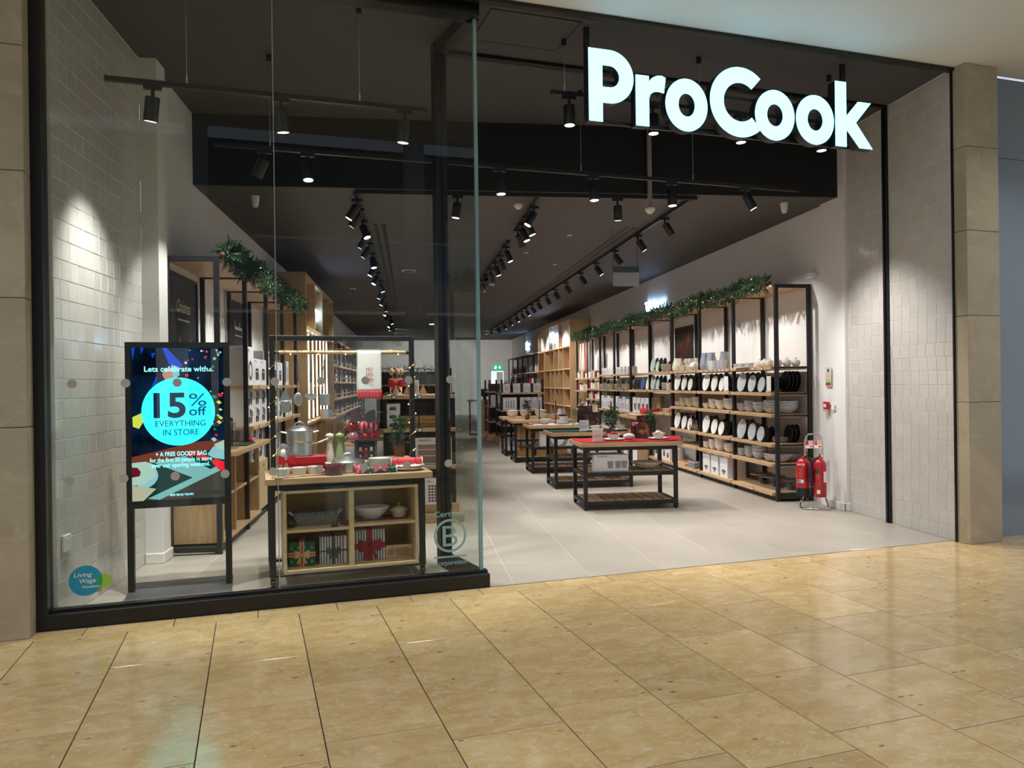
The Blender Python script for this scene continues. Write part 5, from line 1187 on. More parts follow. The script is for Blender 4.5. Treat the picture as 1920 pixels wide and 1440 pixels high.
def pic(i, u, v, w, h, lab):
    o = thing('picture_frame', lab, 'picture frame', onT(i, u, v, .006), .1); t = Matrix.Rotation(-.15, 4, 'X')
    ob('frame', mesh(MB().box(-w/2, w/2, 0, .012, 0, .015).box(-w/2, w/2, 0, .012, h-.015, h).box(-w/2, -w/2+.015, 0, .012, .015, h-.015).box(w/2-.015, w/2, 0, .012, .015, h-.015).xf(t), BLACK), o)
    ob('photo_print', mesh(MB().box(-w/2+.015, w/2-.015, .004, .010, .015, h-.015).xf(t), M('festive photo print', '#3a2420', .4, noise=(14, '#c07a4a', .52, .72))), o)
# table one
setting(0, .42, .20, None, ('red napkin', REDC), 'white bowl with a red napkin on the front table')
setting(0, .98, .20, None, ('white napkin', WHITE), 'white bowl with a white napkin on the front table')
show(0, .20, .12, .13, .155, WHITE, 'white printed card at the left corner of the front table', rz=.1)
mt = minitree(.36, 3); put(mt, onT(0, .45, .52, .006), 'small potted fir tree at the left of the front table')
put(minitree(.34, 8), onT(0, 1.0, .58, .006), 'small potted fir tree at the right of the front table')
show(0, .76, .42, .13, .22, MARC, 'maroon card with white lettering on the front table', False); ob('printed_lines', mesh(MB().box(-.05, .03, -.003, -.002, .185, .20).box(-.05, .01, -.003, -.002, .162, .174), WHITE), list(C.objects)[-1].parent)
pic(0, .86, .40, .22, .22, 'black framed festive picture on the front table'); pic(0, .95, .56, .24, .28, 'taller black picture frame at the back of the front table')
for k, (u, v) in enumerate(((.60, .30), (.66, .44), (.70, .55), (.57, .52), (1.08, .40))): put(wg2 if k % 2 else wg, onT(0, u, v, .008), '%s wine glass from the left on the front table' % names[k], 'glasses on the front table')
put(single('gravy_boat', 'gravy boat', mesh(MB().sphere(0, 0, .045, .05, 14, 8, .8).xf(Matrix.Diagonal((1.5, .8, 1, 1))), CHINA, True)), onT(0, .60, .17, .008), 'white gravy boat between the two bowls on the front table')
FORK = M('cutlery steel', '#cfcfd0', .2, 1.0)
for k, (u, v) in enumerate(((.26, .22), (.30, .22), (.60, .08), (.82, .18), (1.13, .18))): put(single('cutlery', 'cutlery', mesh(MB().cbox(-.006, .006, -.09, .06, 0, .004, .001).cbox(-.011, .011, .06, .10, 0, .004, .001), FORK)), onT(0, u, v, .009), '%s piece of cutlery from the left on the red cloth' % names[k], 'cutlery on the red cloth')
put(box_proto(.42, .10, .20, 'mugs', BOXW, CARDGREY), (2.36, 9.02, .451), 'white mug set carton on the middle shelf of the front table', None, rz=-.02)
put(single('bowl', 'bowl', mesh(MB().lathe([(.0001, 0), (.07, 0), (.13, .035), (.19, .085), (.186, .09), (.12, .042), (.0001, .012)], 28), CREAM, True)), (2.86, 9.17, .451), 'wide cream serving bowl on the middle shelf of the front table', None)
# table two
for k, (u, v) in enumerate(((.30, .12), (.72, .18), (.80, .30), (.88, .22), (.95, .34), (.70, .36), (.98, .16))): put(wg2 if k % 2 else wg, onT(1, u, v, .008), '%s wine glass from the left on the second table' % names[k], 'glasses on the second table')
show(1, .46, .12, .14, .16, WHITE, 'white printed card on the green mat of the second table'); pic(1, .62, .25, .24, .27, 'black framed festive picture on the second table'); pic(1, .58, .48, .22, .36, 'maroon topped frame at the back of the second table')
setting(1, .62, .12, None, None, 'low white bowl before the picture on the second table'); put(minitree(.34, 12), onT(1, 1.0, .50, .006), 'small fir tree at the right end of the second table')
setting(1, 1.0, .16, None, None, 'white bowl at the right of the second table')
for k in range(2): put(box_proto(.55, .12, .33, 'rings', BOXW, CARDGREY), (2.35+.58*k, 11.0+.1*k, .11 if k else .451), 'large white carton %s the slatted shelves of the second table' % ('low on' if k else 'standing on'), None) if k else None
# table three
def candle(i, u, v, h, m, lab):
    o = thing('dinner_candle', lab, 'candle', onT(i, u, v, .006)); ob('wax', mesh(MB().cyl(0, 0, .03, h, .011, 12, .009), m), o); ob('holder', mesh(MB().lathe([(.0001, 0), (.035, 0), (.03, .01), (.014, .02), (.014, .045)], 14), BLACK, True), o)
WAX = M('maroon wax', '#7d1322', .5); NAVYW = M('navy wax', '#1a2036', .5)
candle(2, .48, .35, .40, WAX, 'tall maroon candle on the third table'); candle(1, .98, .58, .42, WAX, 'tall maroon candle on the second table'); candle(3, .55, .4, .36, NAVYW, 'tall navy candle on the fourth table'); candle(2, .95, .5, .42, NAVYW, 'tall navy candle at the right of the third table')
put(single('bowl', 'bowl', bowl_mesh(.11, .085, CHINA)), onT(2, .28, .30, .008), 'white bowl at the left of the third table')
for k in range(4): put(single('dinner_plate', 'plate', plate_mesh(.13, CHINA)), onT(2, .60, .30, .008+.011*k), 'white plate in the pile on the third table, %s from the bottom' % names[k], 'plate pile on the third table')
put(bowls[('deep', 'white')], onT(2, .60, .30, .058), 'white bowl on the plate pile of the third table', scale=.8); put(single('bowl', 'bowl', bowl_mesh(.075, .045, MAROON)), onT(2, .60, .30, .12), 'maroon bowl topping the pile on the third table')
for k, (u, v) in enumerate(((.75, .2), (.82, .32), (.9, .22), (.98, .35))): put(wg2, onT(2, u, v, .008), '%s wine glass from the left on the third table' % names[k], 'glasses on the third table')
put(box_proto(.60, .12, .32, 'rings', BOXW, CARDGREY), (2.45, 12.86, .451), 'wide white carton on the middle shelf of the third table', None)
# table four and five
put(minitree(.36, 15), onT(3, .30, .35, .0), 'small fir tree in a sack pot on the fourth table')
for k, (u, v, r) in enumerate(((.62, .3, .09), (.85, .35, .11))):
    for j in range(2): put(single('bowl', 'bowl', bowl_mesh(r, .07, CREAM)), onT(3, u, v, .001+.03*j), '%s cream bowl of the %s pair on the fourth table' % ('lower' if j == 0 else 'upper', 'left' if k == 0 else 'right'), 'cream bowls on the fourth table')
put(jug(.07, .2, GREYCHINA), onT(3, .98, .45, .0), 'grey jug at the right of the fourth table')
for k in range(3): put(single('wooden_crate', 'crate', mesh(MB().cbox(-.14, .14, -.2, .2, 0, .17, .004), CRATE)), (2.22+.32*k, 14.88, .111), '%s wooden crate from the left on the low shelf of the fourth table' % names[k], 'crates on the fourth table')
for k in range(3): put(single('wooden_crate', 'crate', mesh(MB().cbox(-.1, .1, -.18, .18, 0, .22, .004), CRATE)), (2.18+.3*k, 14.86, .451), '%s wooden crate from the left on the middle shelf of the fourth table' % names[k], 'upper crates on the fourth table')
for k, u in enumerate((.2, .48, .8)):
    for j in range(3): put(single('bowl', 'bowl', bowls[('wide', 'white')].own), onT(4, u, .3, .001+.03*j), '%s white bowl of the %s pile on the fifth table' % (('lowest', 'middle', 'top')[j], names[k]), 'white bowls on the fifth table')
for k in range(3): put(box_proto(.26, .3, .26, None, BOXW), (2.15+.3*k, 16.25, .111), '%s white carton from the left under the fifth table' % names[k], 'cartons under the fifth table')

# ================================================================== DIGITAL DISPLAY IN THE WINDOW
kx = thing('digital_display', 'freestanding black digital poster screen behind the left window pane', 'digital display', mw(-.525, 6.28), FA)
KF = M('display black', '#14161a', .4)
ob('casing', mesh(MB().cbox(-.36, .36, .004, .07, .63, 1.855, .004), KF), kx)
ob('bezel', mesh(MB().box(-.36, -.322, 0, .004, .63, 1.855).box(.316, .36, 0, .004, .63, 1.855).box(-.322, .316, 0, .004, 1.815, 1.855).box(-.322, .316, 0, .004, .63, .685), KF), kx)
for x in (-.36, .315): ob('leg', mesh(MB().cbox(x, x+.045, .0, .07, .02, .63, .003), KF), kx)
ob('base_plate', mesh(MB().cbox(-.36, .36, -.22, .30, 0, .02, .004), M('grey base plate', '#4a4b4f', .5)), kx)
# what the screen shows: flat picture, lit
def scr_mat(name, col, s=1.0): return EM('screen ' + name, col, s)
SB = bpy.data.materials.new('screen backdrop'); SB.use_nodes = True
nt = SB.node_tree; nt.nodes.clear(); N = nt.nodes.new; K = nt.links.new
tc_ = N('ShaderNodeTexCoord'); n_ = N('ShaderNodeTexNoise'); n_.inputs['Scale'].default_value = 5; n_.inputs['Detail'].default_value = 4; K(tc_.outputs['Object'], n_.inputs[0])
rp = N('ShaderNodeValToRGB'); e_ = rp.color_ramp.elements; e_[0].position = .4; e_[0].color = srgb('#020812'); e_[1].position = .75; e_[1].color = srgb('#0c2440'); K(n_.outputs[0], rp.inputs[0])
em = N('ShaderNodeEmission'); em.inputs['Strength'].default_value = 1.0; K(rp.outputs[0], em.inputs[0]); ou = N('ShaderNodeOutputMaterial'); K(em.outputs[0], ou.inputs[0])
sc_ = ob('screen', mesh(MB().box(-.322, .316, .001, .004, .685, 1.815), SB), kx)
def spx(x, y):   # picture coordinates on the screen (0..173 by 0..288) to metres
    return (-.322+x*.00368, 1.813-y*.00392)
lay = [0]
def decal(nm, pts, m):
    lay[0] += 1
    return ob(nm, shape_mesh([[spx(*p) for p in pts]], .0004, m), sc_, (0, .001-.00006*lay[0], 0))
TEALW = scr_mat('table cloth', '#7fb9ba', .7); DKW = scr_mat('table shade', '#3c3a35', .8); WOODW = scr_mat('wood', '#6b3226', .9); NAP = scr_mat('napkin', '#b9b79c', .7); PLW = scr_mat('plate', '#93c6cf', .7); PLY2 = scr_mat('plate cream', '#a9c9bb', .75); DGR = scr_mat('green mat', '#06302c', .9); SRED = scr_mat('red', '#d21c26', 1.0); SBLUE = scr_mat('blue sleeve', '#0d3fb4', 1.0); SKIN = scr_mat('hand', '#a8786a', 1.0); GOLDS = scr_mat('tinsel', '#b7c24a', 1.0); GRNS = scr_mat('leaf', '#1c7a52', .9)
decal('wood_edge', [(0, 205), (120, 180), (173, 178), (173, 195), (0, 225)], WOODW)
decal('green_mat', [(0, 225), (173, 190), (173, 240), (45, 288), (0, 288)], DGR)
decal('cloth_front', [(30, 288), (173, 228), (173, 288)], DKW)
decal('cloth_edge', [(28, 284), (173, 222), (173, 233), (50, 287)], TEALW)
decal('cutlery_napkin', [(40, 217), (98, 206), (150, 236), (112, 248)], TEALW)
decal('plate', [(0+38*math.cos(t/20*2*PI)+10, 241+26*math.sin(t/20*2*PI)) for t in range(20) if 0+38*math.cos(t/20*2*PI)+10 >= 0] , PLW)
decal('bowl', [(0, 216), (25, 214), (45, 222), (42, 242), (20, 258), (0, 258)], PLY2)
decal('bauble', [(0, 224), (10, 225), (16, 233), (14, 241), (0, 243)], scr_mat('dark red', '#5a0a1c', 1))
decal('folded_napkin', [(0, 258), (44, 266), (20, 288), (0, 288)], NAP)
decal('plate', [(140, 205), (152, 190), (173, 186), (173, 216), (152, 212)], PLW)
decal('bowl', [(153, 186), (173, 178), (173, 198), (162, 196)], PLY2)
decal('cracker', [(118, 206), (126, 202), (144, 210), (138, 218)], SRED); decal('cracker', [(148, 218), (156, 214), (173, 220), (173, 236), (162, 236)], SRED); decal('cracker', [(100, 204), (112, 198), (124, 202), (108, 209)], SRED)
decal('sleeve', [(58, 0), (66, 0), (96, 32), (88, 40), (70, 30)], SBLUE); decal('hand', [(60, 40), (82, 34), (88, 48), (82, 60), (64, 62), (58, 52)], SKIN); decal('cuff', [(74, 32), (88, 36), (90, 52), (80, 60), (76, 46)], PLW)
decal('sleeve', [(38, 72), (48, 52), (46, 78)], SBLUE); decal('sleeve', [(2, 0), (8, 0), (4, 24)], SBLUE); decal('sleeve', [(18, 0), (24, 0), (20, 12)], SBLUE); decal('sleeve', [(38, 10), (46, 10), (40, 20)], SBLUE)
decal('tinsel', [(2, 130), (20, 122), (24, 136), (14, 152), (3, 148)], GOLDS)
qr = random.Random(9)
for k in range(26):
    x, y = qr.uniform(94, 171), qr.uniform(4, 88); r = qr.uniform(1.2, 3.2)
    decal('tree_light', [(x+r*math.cos(t), y+r*math.sin(t)) for t in (0, .8, 1.6, 2.4, 3.2, 4, 4.8, 5.6)], [SRED, PLW, GRNS, scr_mat('pink', '#d7b4dc', 1), PLY2][k % 5])
for k in range(16):
    x, y = qr.uniform(150, 171), qr.uniform(88, 180); r = qr.uniform(2, 6)
    decal('tree_leaf', [(x-r, y), (x, y-r*.5), (x+r, y+.4*r), (x, y+r)], [GOLDS, GRNS, PLY2, SRED][k % 4])
CYAN = scr_mat('cyan roundel', '#2ff2f2', 1.35)
lay[0] += 1
ob('cyan_roundel', shape_mesh([ring(.0, 1.338, .253, 64)], .0004, CYAN), sc_, (0, -.007, 0))
NVY = scr_mat('navy lettering', '#0b2e4c', .6); BLU = scr_mat('blue lettering', '#07477f', .8); CYT = scr_mat('pale lettering', '#8ffcff', 1.3)
def stext(body, x0, x1, ybase, cap, m, bold=0.0, dz=0.0, nm='lettering', sh=0.0):
    a = spx(x0, ybase); b = spx(x1, ybase); ob(nm, text_mesh(body, b[0]-a[0], cap*.00392, m, bold, .0004, shear=sh), sc_, ((a[0]+b[0])/2, -.0078, a[1]))
stext('Lets celebrate with...', 25, 154, 45, 10, CYT, .012)
stext('15', 41, 101, 131, 45, NVY, .03); stext('%', 107, 140, 111, 24, BLU, .0); stext('off', 107, 140, 129, 17, BLU, .012)
stext('EVERYTHING', 44, 138, 149, 11, BLU, .008); stext('IN STORE', 58, 125, 166, 11, BLU, .008)
stext('+ A FREE GOODY BAG', 44, 139, 205, 8, CYT, .014); stext('for the first 50 people in store', 33, 149, 216, 8, CYT, .006); stext('over our opening weekend.', 36, 145, 226, 8, CYT, .006); stext('LIMITED TIME ONLY *T&CS APPLY', 69, 114, 281, 4, CYT, .01)

# ================================================================== WINDOW TROLLEY
CAa, CAd = .70, 6.10
def cw(x, y, z=0.0): return mw(CAa+x, CAd+y, z)
ca = thing('display_trolley', 'oak topped black trolley with birch cubbies in the window', 'trolley', cw(0, 0), FA)
ob('worktop', mesh(MB().cbox(-.62, .655, -.02, .60, .772, .822, .004), OAKX), ca)
for x in (-.595, .55):
    for y in (.0, .54): ob('leg', mesh(MB().cbox(x, x+.045, y, y+.045, .075, .772, .003), BLACK), ca)
for y in (0, .54):
    ob('top_rail', mesh(MB().cbox(-.55, .55, y, y+.045, .727, .772, .003), BLACK), ca); ob('bottom_rail', mesh(MB().cbox(-.55, .55, y, y+.045, .075, .095, .003), BLACK), ca)
for x in (-.595, .55):
    ob('side_rail', mesh(MB().cbox(x, x+.045, .045, .54, .727, .772, .003), BLACK), ca); ob('side_rail', mesh(MB().cbox(x, x+.045, .045, .54, .075, .11, .003), BLACK), ca)
cub = ob('cubby_unit', mesh(MB().cbox(-.495, -.47, .004, .52, .095, .722, .002).cbox(.515, .54, .004, .52, .095, .722, .002).cbox(-.47, .515, .004, .52, .70, .722, .002).cbox(-.47, .515, .004, .52, .095, .118, .002).box(-.47, .515, .50, .52, .118, .70), PLY), ca)
ob('divider', mesh(MB().cbox(-.003, .035, .006, .50, .118, .70, .002), PLY), cub)
ob('shelf', mesh(MB().cbox(-.47, -.003, .01, .50, .400, .422, .002), PLY), cub); ob('shelf', mesh(MB().cbox(.035, .515, .01, .50, .415, .437, .002), PLY), cub)
for x in (-.572, .572):
    for y in (.022, .56): ob('castor', mesh(MB().lathe([(.0001, 0), (.032, .0)], 6).xf(Matrix()).cyl(0, 0, .06, .075, .02, 10).box(-.018, -.012, -.02, .02, .02, .06).box(.012, .018, -.02, .02, .02, .06).add(*(lambda m_: (m_.v, m_.f))(MB().lathe([(.012, -.011), (.03, -.011), (.03, .011), (.012, .011)], 16).xf(Matrix.Translation((0, 0, .03)) @ Matrix.Rotation(PI/2, 4, 'Y')))), BLACK), ca, (x, y, 0))
gf = ob('hanging_frame', mesh(MB().cbox(-.572, -.532, .33, .37, .822, 1.92, .003).cbox(.548, .588, .33, .37, .822, 1.92, .003).cbox(-.532, .548, .33, .37, 1.88, 1.92, .003), BLACK), ca)
ob('wooden_rail', mesh(MB().tube([(-.50, .35, 1.785), (.52, .35, 1.785)], .016, 12), OAKX, True), gf); ob('rail_end', mesh(MB().tube([(-.534, .35, 1.785), (-.50, .35, 1.785)], .017, 12).tube([(.52, .35, 1.785), (.55, .35, 1.785)], .017, 12), BLACK, True), gf)
fy_ = thing('fairy_lights', 'string of fairy lights wound up both trolley posts and along the rail', 'fairy lights', cw(0, 0), FA)
wirem = M('gold wire', '#b79a4c', .3, 1.0); bulbm = mesh(MB().sphere(0, 0, 0, .005, 6, 4), EM('warm fairy bulb', '#ffd890', 5))
for sx, nm in ((-.552, 'left_wire'), (.568, 'right_wire')):
    pts = []
    for k in range(61):
        t = k/60; an = t*2*PI*6.5; pts.append((sx+.030*math.cos(an), .35+.030*math.sin(an), .86+.92*t))
    w_ = ob(nm, mesh(MB().tube(pts, .0018, 5), wirem), fy_)
    for k in range(2, 60, 5): ob('bulb', bulbm, w_, Vector(pts[k]) + Vector((0, -.004, 0)))
pts = [(-.54+1.08*k/50, .35+.024*math.cos(k*.63), 1.785+.024*math.sin(k*.63)) for k in range(51)]
w_ = ob('rail_wire', mesh(MB().tube(pts, .0016, 5), wirem), fy_)
for k in range(1, 50, 5): ob('bulb', bulbm, w_, Vector(pts[k]))
# hanging utensils
def utensil(x, kind, lab):
    o = thing('hanging_utensil', lab, 'utensil', cw(x, .345, 1.785), FA, 'utensils hanging from the wooden rail')
    ob('hook', mesh(MB().tube([(0, .0, .018), (0, -.016, .006), (0, -.016, -.03), (0, -.006, -.06), (0, .0, -.05)], .0022, 6), CHROME), o)
    ob('handle', mesh(MB().tube([(0, -.004, -.055), (0, -.004, -.12), (0, -.004, -.24)], [.007, .011, .008], 10), M('grey soft grip', '#55585c', .4), True), o)
    ob('shaft', mesh(MB().tube([(0, -.004, -.24), (0, -.004, -.33)], .005, 8), STEEL, True), o)
    if kind == 'spoon': me = MB().sphere(0, 0, 0, .035, 16, 9).xf(Matrix.Translation((0, -.004, -.375)) @ Matrix.Diagonal((1, .3, 1.55, 1)))
    elif kind == 'ladle': me = MB().lathe([(.0001, -.045), (.03, -.035), (.046, -.008), (.048, 0), (.044, 0), (.03, -.03), (.0001, -.04)], 18).xf(Matrix.Translation((0, -.03, -.345)) @ Matrix.Rotation(.35, 4, 'X'))
    elif kind == 'turner':
        me = MB().cbox(-.038, .038, -.003, .003, -.43, -.335, .002)
        for k in range(3): me.cbox(-.03+.026*k, -.022+.026*k, -.0045, .0045, -.42, -.35, .001)
    else: me = MB().add([(-.008, -.004, -.30), (.008, -.004, -.30), (.04, -.004, -.38), (-.04, -.004, -.38), (-.008, .002, -.30), (.008, .002, -.30), (.04, .002, -.38), (-.04, .002, -.38)], [(0, 3, 2, 1), (4, 5, 6, 7), (0, 1, 5, 4), (1, 2, 6, 5), (2, 3, 7, 6), (3, 0, 4, 7)]).cbox(-.036, .036, -.006, .004, -.48, -.385, .003)
    ob('head', mesh(me, STEEL, True), o)
utensil(-.455, 'masher', 'hanging steel masher, leftmost on the wooden rail'); utensil(-.356, 'spoon', 'hanging solid steel serving spoon'); utensil(-.255, 'ladle', 'hanging steel ladle, third utensil'); utensil(-.146, 'turner', 'hanging slotted steel turner')
# tea towel
tw_ = thing('tea_towel', 'white tea towel printed HO HO HO with a red ruffle', 'tea towel', cw(.213, .35), FA)
def sheet(x0, x1, y, z0, z1, nx, nz, fn):
    v = []; f = []
    for b in range(nz+1):
        for a in range(nx+1): s, t = a/nx, b/nz; v.append((x0+(x1-x0)*s, y+fn(s, t), z1+(z0-z1)*t))
    for b in range(nz):
        for a in range(nx): o = b*(nx+1)+a; f.append((o, o+nx+1, o+nx+2, o+1))
    return MB().add(v, f)
c1 = ob('front_fall', mesh(sheet(-.098, .098, -.026, 1.46, 1.802, 14, 12, lambda s, t: -.006*math.sin(s*5)*t), M('white towel cloth', '#e8e6e1', .9, bump=(300, .2)), True), tw_); c1.modifiers.new('thickness', 'SOLIDIFY').thickness = .004
c2 = ob('back_fall', mesh(sheet(-.098, .098, .024, 1.44, 1.802, 14, 8, lambda s, t: .004*math.sin(s*4)*t), MATS['white towel cloth'], True), tw_); c2.modifiers.new('thickness', 'SOLIDIFY').thickness = .004
ob('fold_over', mesh(MB().box(-.098, .098, -.027, .026, 1.80, 1.806), MATS['white towel cloth']), tw_)
c3 = ob('red_ruffle', mesh(sheet(-.102, .102, -.03, 1.405, 1.47, 60, 4, lambda s, t: -.012*(.5+.5*math.sin(s*48))*(.3+t)), M('red ruffle cloth', '#b81420', .7), True), tw_); c3.modifiers.new('thickness', 'SOLIDIFY').thickness = .003
for k in range(3): ob('lettering', text_mesh('HO', .055, .027, M('red embroidery', '#b02a35', .8), .015, .0008), c1, (.0, -.036, 1.633-.047*k))
# goods along the front of the worktop
WT = .822
br_ = thing('serving_board', 'slim oak board carrying three white ramekins', 'board', cw(-.37, .075, WT), FA+.28); ob('board', mesh(MB().cbox(-.20, .20, -.055, .055, 0, .012, .004), OAKX), br_)
def flutedish(r, h):
    n = 36; v = []; f = []; prof = [(.55, 0), (.78, 0), (1, 1), (.93, 1), (.7, .12), (.0001, .1)]
    for q, (a, z) in enumerate(prof):
        for i in range(n): t = 2*PI*i/n; rr_ = a*r*(1-.05*(i % 2 if q in (1, 2) else 0)); v.append((rr_*math.cos(t), rr_*math.sin(t), z*h))
    for q in range(len(prof)-1):
        for i in range(n): f.append((q*n+i, q*n+(i+1) % n, (q+1)*n+(i+1) % n, (q+1)*n+i))
    f.append(tuple(range(n))[::-1]); return MB().add(v, f)
rmk = Proto('ramekin', 'ramekin', [('dish', mesh(flutedish(.062, .058), CHINA, True, 25)), ('filling', mesh(MB().lathe([(.0001, .052), (.03, .054), (.05, .048), (.052, .044)], 16), M('powdered filling', '#d9d3cc', .9, noise=(60, '#3a2620', .58, .66)), True))])
for k in range(3): put(rmk, cw(-.37+.125*(k-1)*math.cos(.28), .075+.125*(k-1)*math.sin(.28), WT+.0122), '%s white fluted ramekin on the oak board' % ('left', 'middle', 'right')[k], 'ramekins on the oak board')
put(Proto('cocktail_shaker', 'cocktail shaker', [('body', mesh(MB().lathe([(.0001, 0), (.04, 0), (.044, .01), (.047, .14), (.044, .15), (.036, .185), (.020, .20), (.018, .20), (.0001, .2)], 24), STEEL, True)), ('cap', mesh(MB().lathe([(.021, .20), (.021, .235), (.017, .245), (.0001, .246)], 18), STEEL, True)), ('red_bow', bow(.14, REDB), [], (.02, -.05, .115)), ('ribbon_band', mesh(MB().lathe([(.047, .105), (.0485, .107), (.0485, .121), (.047, .123)], 24), REDB))]), cw(-.48, .24, WT), 'steel cocktail shaker tied with a red bow', rz=FA)
rb = thing('gift_box', 'bright red lidded gift box under the steamer pot', 'gift box', cw(-.30, .36, WT), FA-.06); ob('box', mesh(MB().cbox(-.15, .15, -.10, .10, 0, .09, .003), M('red card', '#b20f22', .45)), rb); ob('lid', mesh(MB().cbox(-.157, .157, -.107, .107, .075, .134, .003), MATS['red card']), rb)
st = thing('steamer_pot', 'two tier stainless steamer pot with a glass lid', 'pot', cw(-.345, .36, WT+.134), FA)
ob('lower_pan', mesh(MB().lathe([(.0001, 0), (.094, 0), (.10, .006), (.10, .105), (.104, .108), (.0001, .108)], 30), STEEL, True), st); ob('upper_pan', mesh(MB().lathe([(.0001, .108), (.097, .108), (.103, .118), (.103, .20), (.108, .205), (.0001, .205)], 30), STEEL, True), st)
ob('lid', mesh(MB().lathe([(.107, .206), (.09, .222), (.04, .240), (.0001, .245)], 30), STEEL, True), st); ob('lid_handle', mesh(MB().tube([(-.045, 0, .232), (-.03, 0, .262), (0, 0, .272), (.03, 0, .262), (.045, 0, .232)], .006, 8), STEEL, True), st)
for s_ in (-1, 1): ob('side_handle', mesh(MB().tube([(s_*.10, -.03, .185), (s_*.145, -.02, .195), (s_*.145, .02, .195), (s_*.10, .03, .185)], .006, 8), STEEL, True), st)
ob('long_handle', mesh(MB().tube([(.098, -.01, .09), (.14, -.02, .10), (.22, -.03, .13)], [.008, .007, .009], 8), STEEL, True), st); ob('short_handle', mesh(MB().tube([(-.098, -.03, .085), (-.14, -.03, .09), (-.14, .02, .09), (-.098, .02, .085)], .006, 8), STEEL, True), st)
rs = thing('display_riser', 'low oak riser at the back of the trolley top', 'riser', cw(.2, .40, WT), FA); ob('block', mesh(MB().cbox(-.34, .36, -.09, .14, 0, .085, .003), OAKX), rs)
def mill(m, x, lab): put(Proto('pepper_mill', 'pepper mill', [('body', mesh(MB().lathe([(.0001, 0), (.034, 0), (.036, .01), (.034, .03), (.03, .07), (.021, .13), (.021, .15), (.026, .165), (.024, .172)], 22), m, True)), ('cap', mesh(MB().lathe([(.024, .174), (.033, .185), (.034, .205), (.028, .215), (.008, .222), (.0001, .222)], 22), m, True)), ('finial', mesh(MB().cyl(0, 0, .222, .236, .006, 10), CHROME))]), cw(x, .37, WT+.085), lab)
mill(M('ivory lacquer', '#e3d6c4', .25), -.11, 'ivory pepper mill behind the casserole'); mill(M('sage lacquer', '#9fae7c', .25), -.03, 'sage green pepper mill behind the casserole')
def casserole(r, h, m, lab, loc, knob=CHROME, sc=1): 
    o = thing('casserole', lab, 'casserole', loc, FA)
    ob('pot', mesh(MB().lathe([(.0001, 0), (r*.88, 0), (r*.95, .008), (r, h), (r*1.02, h), (.0001, h)], 28), m, True), o); ob('lid', mesh(MB().lathe([(r*1.03, h), (r*1.03, h+.006), (r*.8, h+.016), (r*.25, h+.024), (.0001, h+.025)], 28), m, True), o)
    ob('knob', mesh(MB().lathe([(.006, h+.024), (.005, h+.036), (.012, h+.042), (.011, h+.048), (.0001, h+.05)], 12), knob, True), o)
    for s_ in (-1, 1): ob('ear_handle', mesh(MB().tube([(s_*r*.96, -.02, h*.86), (s_*r*1.25, -.012, h*.9), (s_*r*1.25, .012, h*.9), (s_*r*.96, .02, h*.86)], .005, 8), m, True), o)
casserole(.072, .068, MAROON, 'small maroon lidded casserole at the front of the trolley', cw(-.11, .06, WT))
sc2 = thing('saute_pan', 'shallow stainless pan with a domed lid on the trolley', 'pan', cw(.02, .24, WT), FA)
ob('pan', mesh(MB().lathe([(.0001, 0), (.12, 0), (.128, .008), (.13, .08), (.134, .083), (.0001, .083)], 32), STEEL, True), sc2); ob('lid', mesh(MB().lathe([(.135, .084), (.12, .094), (.06, .108), (.035, .122), (.0001, .127)], 32), STEEL, True), sc2)
ob('lid_handle', mesh(MB().tube([(-.05, 0, .112), (-.03, 0, .142), (0, 0, .15), (.03, 0, .142), (.05, 0, .112)], .006, 8), STEEL, True), sc2)
for s_ in (-1, 1): ob('side_handle', mesh(MB().tube([(s_*.128, -.035, .07), (s_*.178, -.022, .08), (s_*.178, .022, .08), (s_*.128, .035, .07)], .007, 8), STEEL, True), sc2)
def candy(r, m1, m2):
    n = 24; v = []; fa = []; fb = []; m = 10
    for k in range(m+1):
        for i in range(n): t = 2*PI*(i/n)+.0*k; v.append((r*max(1e-4, math.sin(PI*k/m))*math.cos(t), r*max(1e-4, math.sin(PI*k/m))*math.sin(t), r-r*math.cos(PI*k/m)))
    for k in range(m):
        for i in range(n): (fa if (i//2) % 2 else fb).append((k*n+i, k*n+(i+1) % n, (k+1)*n+(i+1) % n, (k+1)*n+i))
    return [('red_segments', mesh(MB().add(v, fa), m1, True)), ('pink_segments', mesh(MB().add(v, fb), m2, True))]
CR, CP = M('candy red', '#d3203a', .3), M('candy pink', '#f29aa8', .3)
put(Proto('candy_bauble', 'bauble', candy(.038, CR, CP)), cw(.088, .09, WT), 'red and pink striped bauble in front of the white bowls', rot=(.5, .2, 0))
put(Proto('candy_bauble', 'bauble', candy(.038, CR, CP)), cw(-.20, .17, WT), 'red and pink striped bauble behind the ramekins', rot=(1.3, .2, .3))
put(Proto('candy_bauble', 'bauble', candy(.034, CR, CP)), cw(.36, .22, WT), 'red and pink striped bauble between bowls and red cracker', rot=(.9, .4, .3))
for k in range(2): put(single('bowl', 'bowl', bowl_mesh(.088, .075, CHINA)), cw(.265, .20, WT+.028*k), '%s of the two stacked white bowls on the trolley' % ('lower' if k == 0 else 'upper'), 'stacked white bowls on the trolley', scale=1.02)
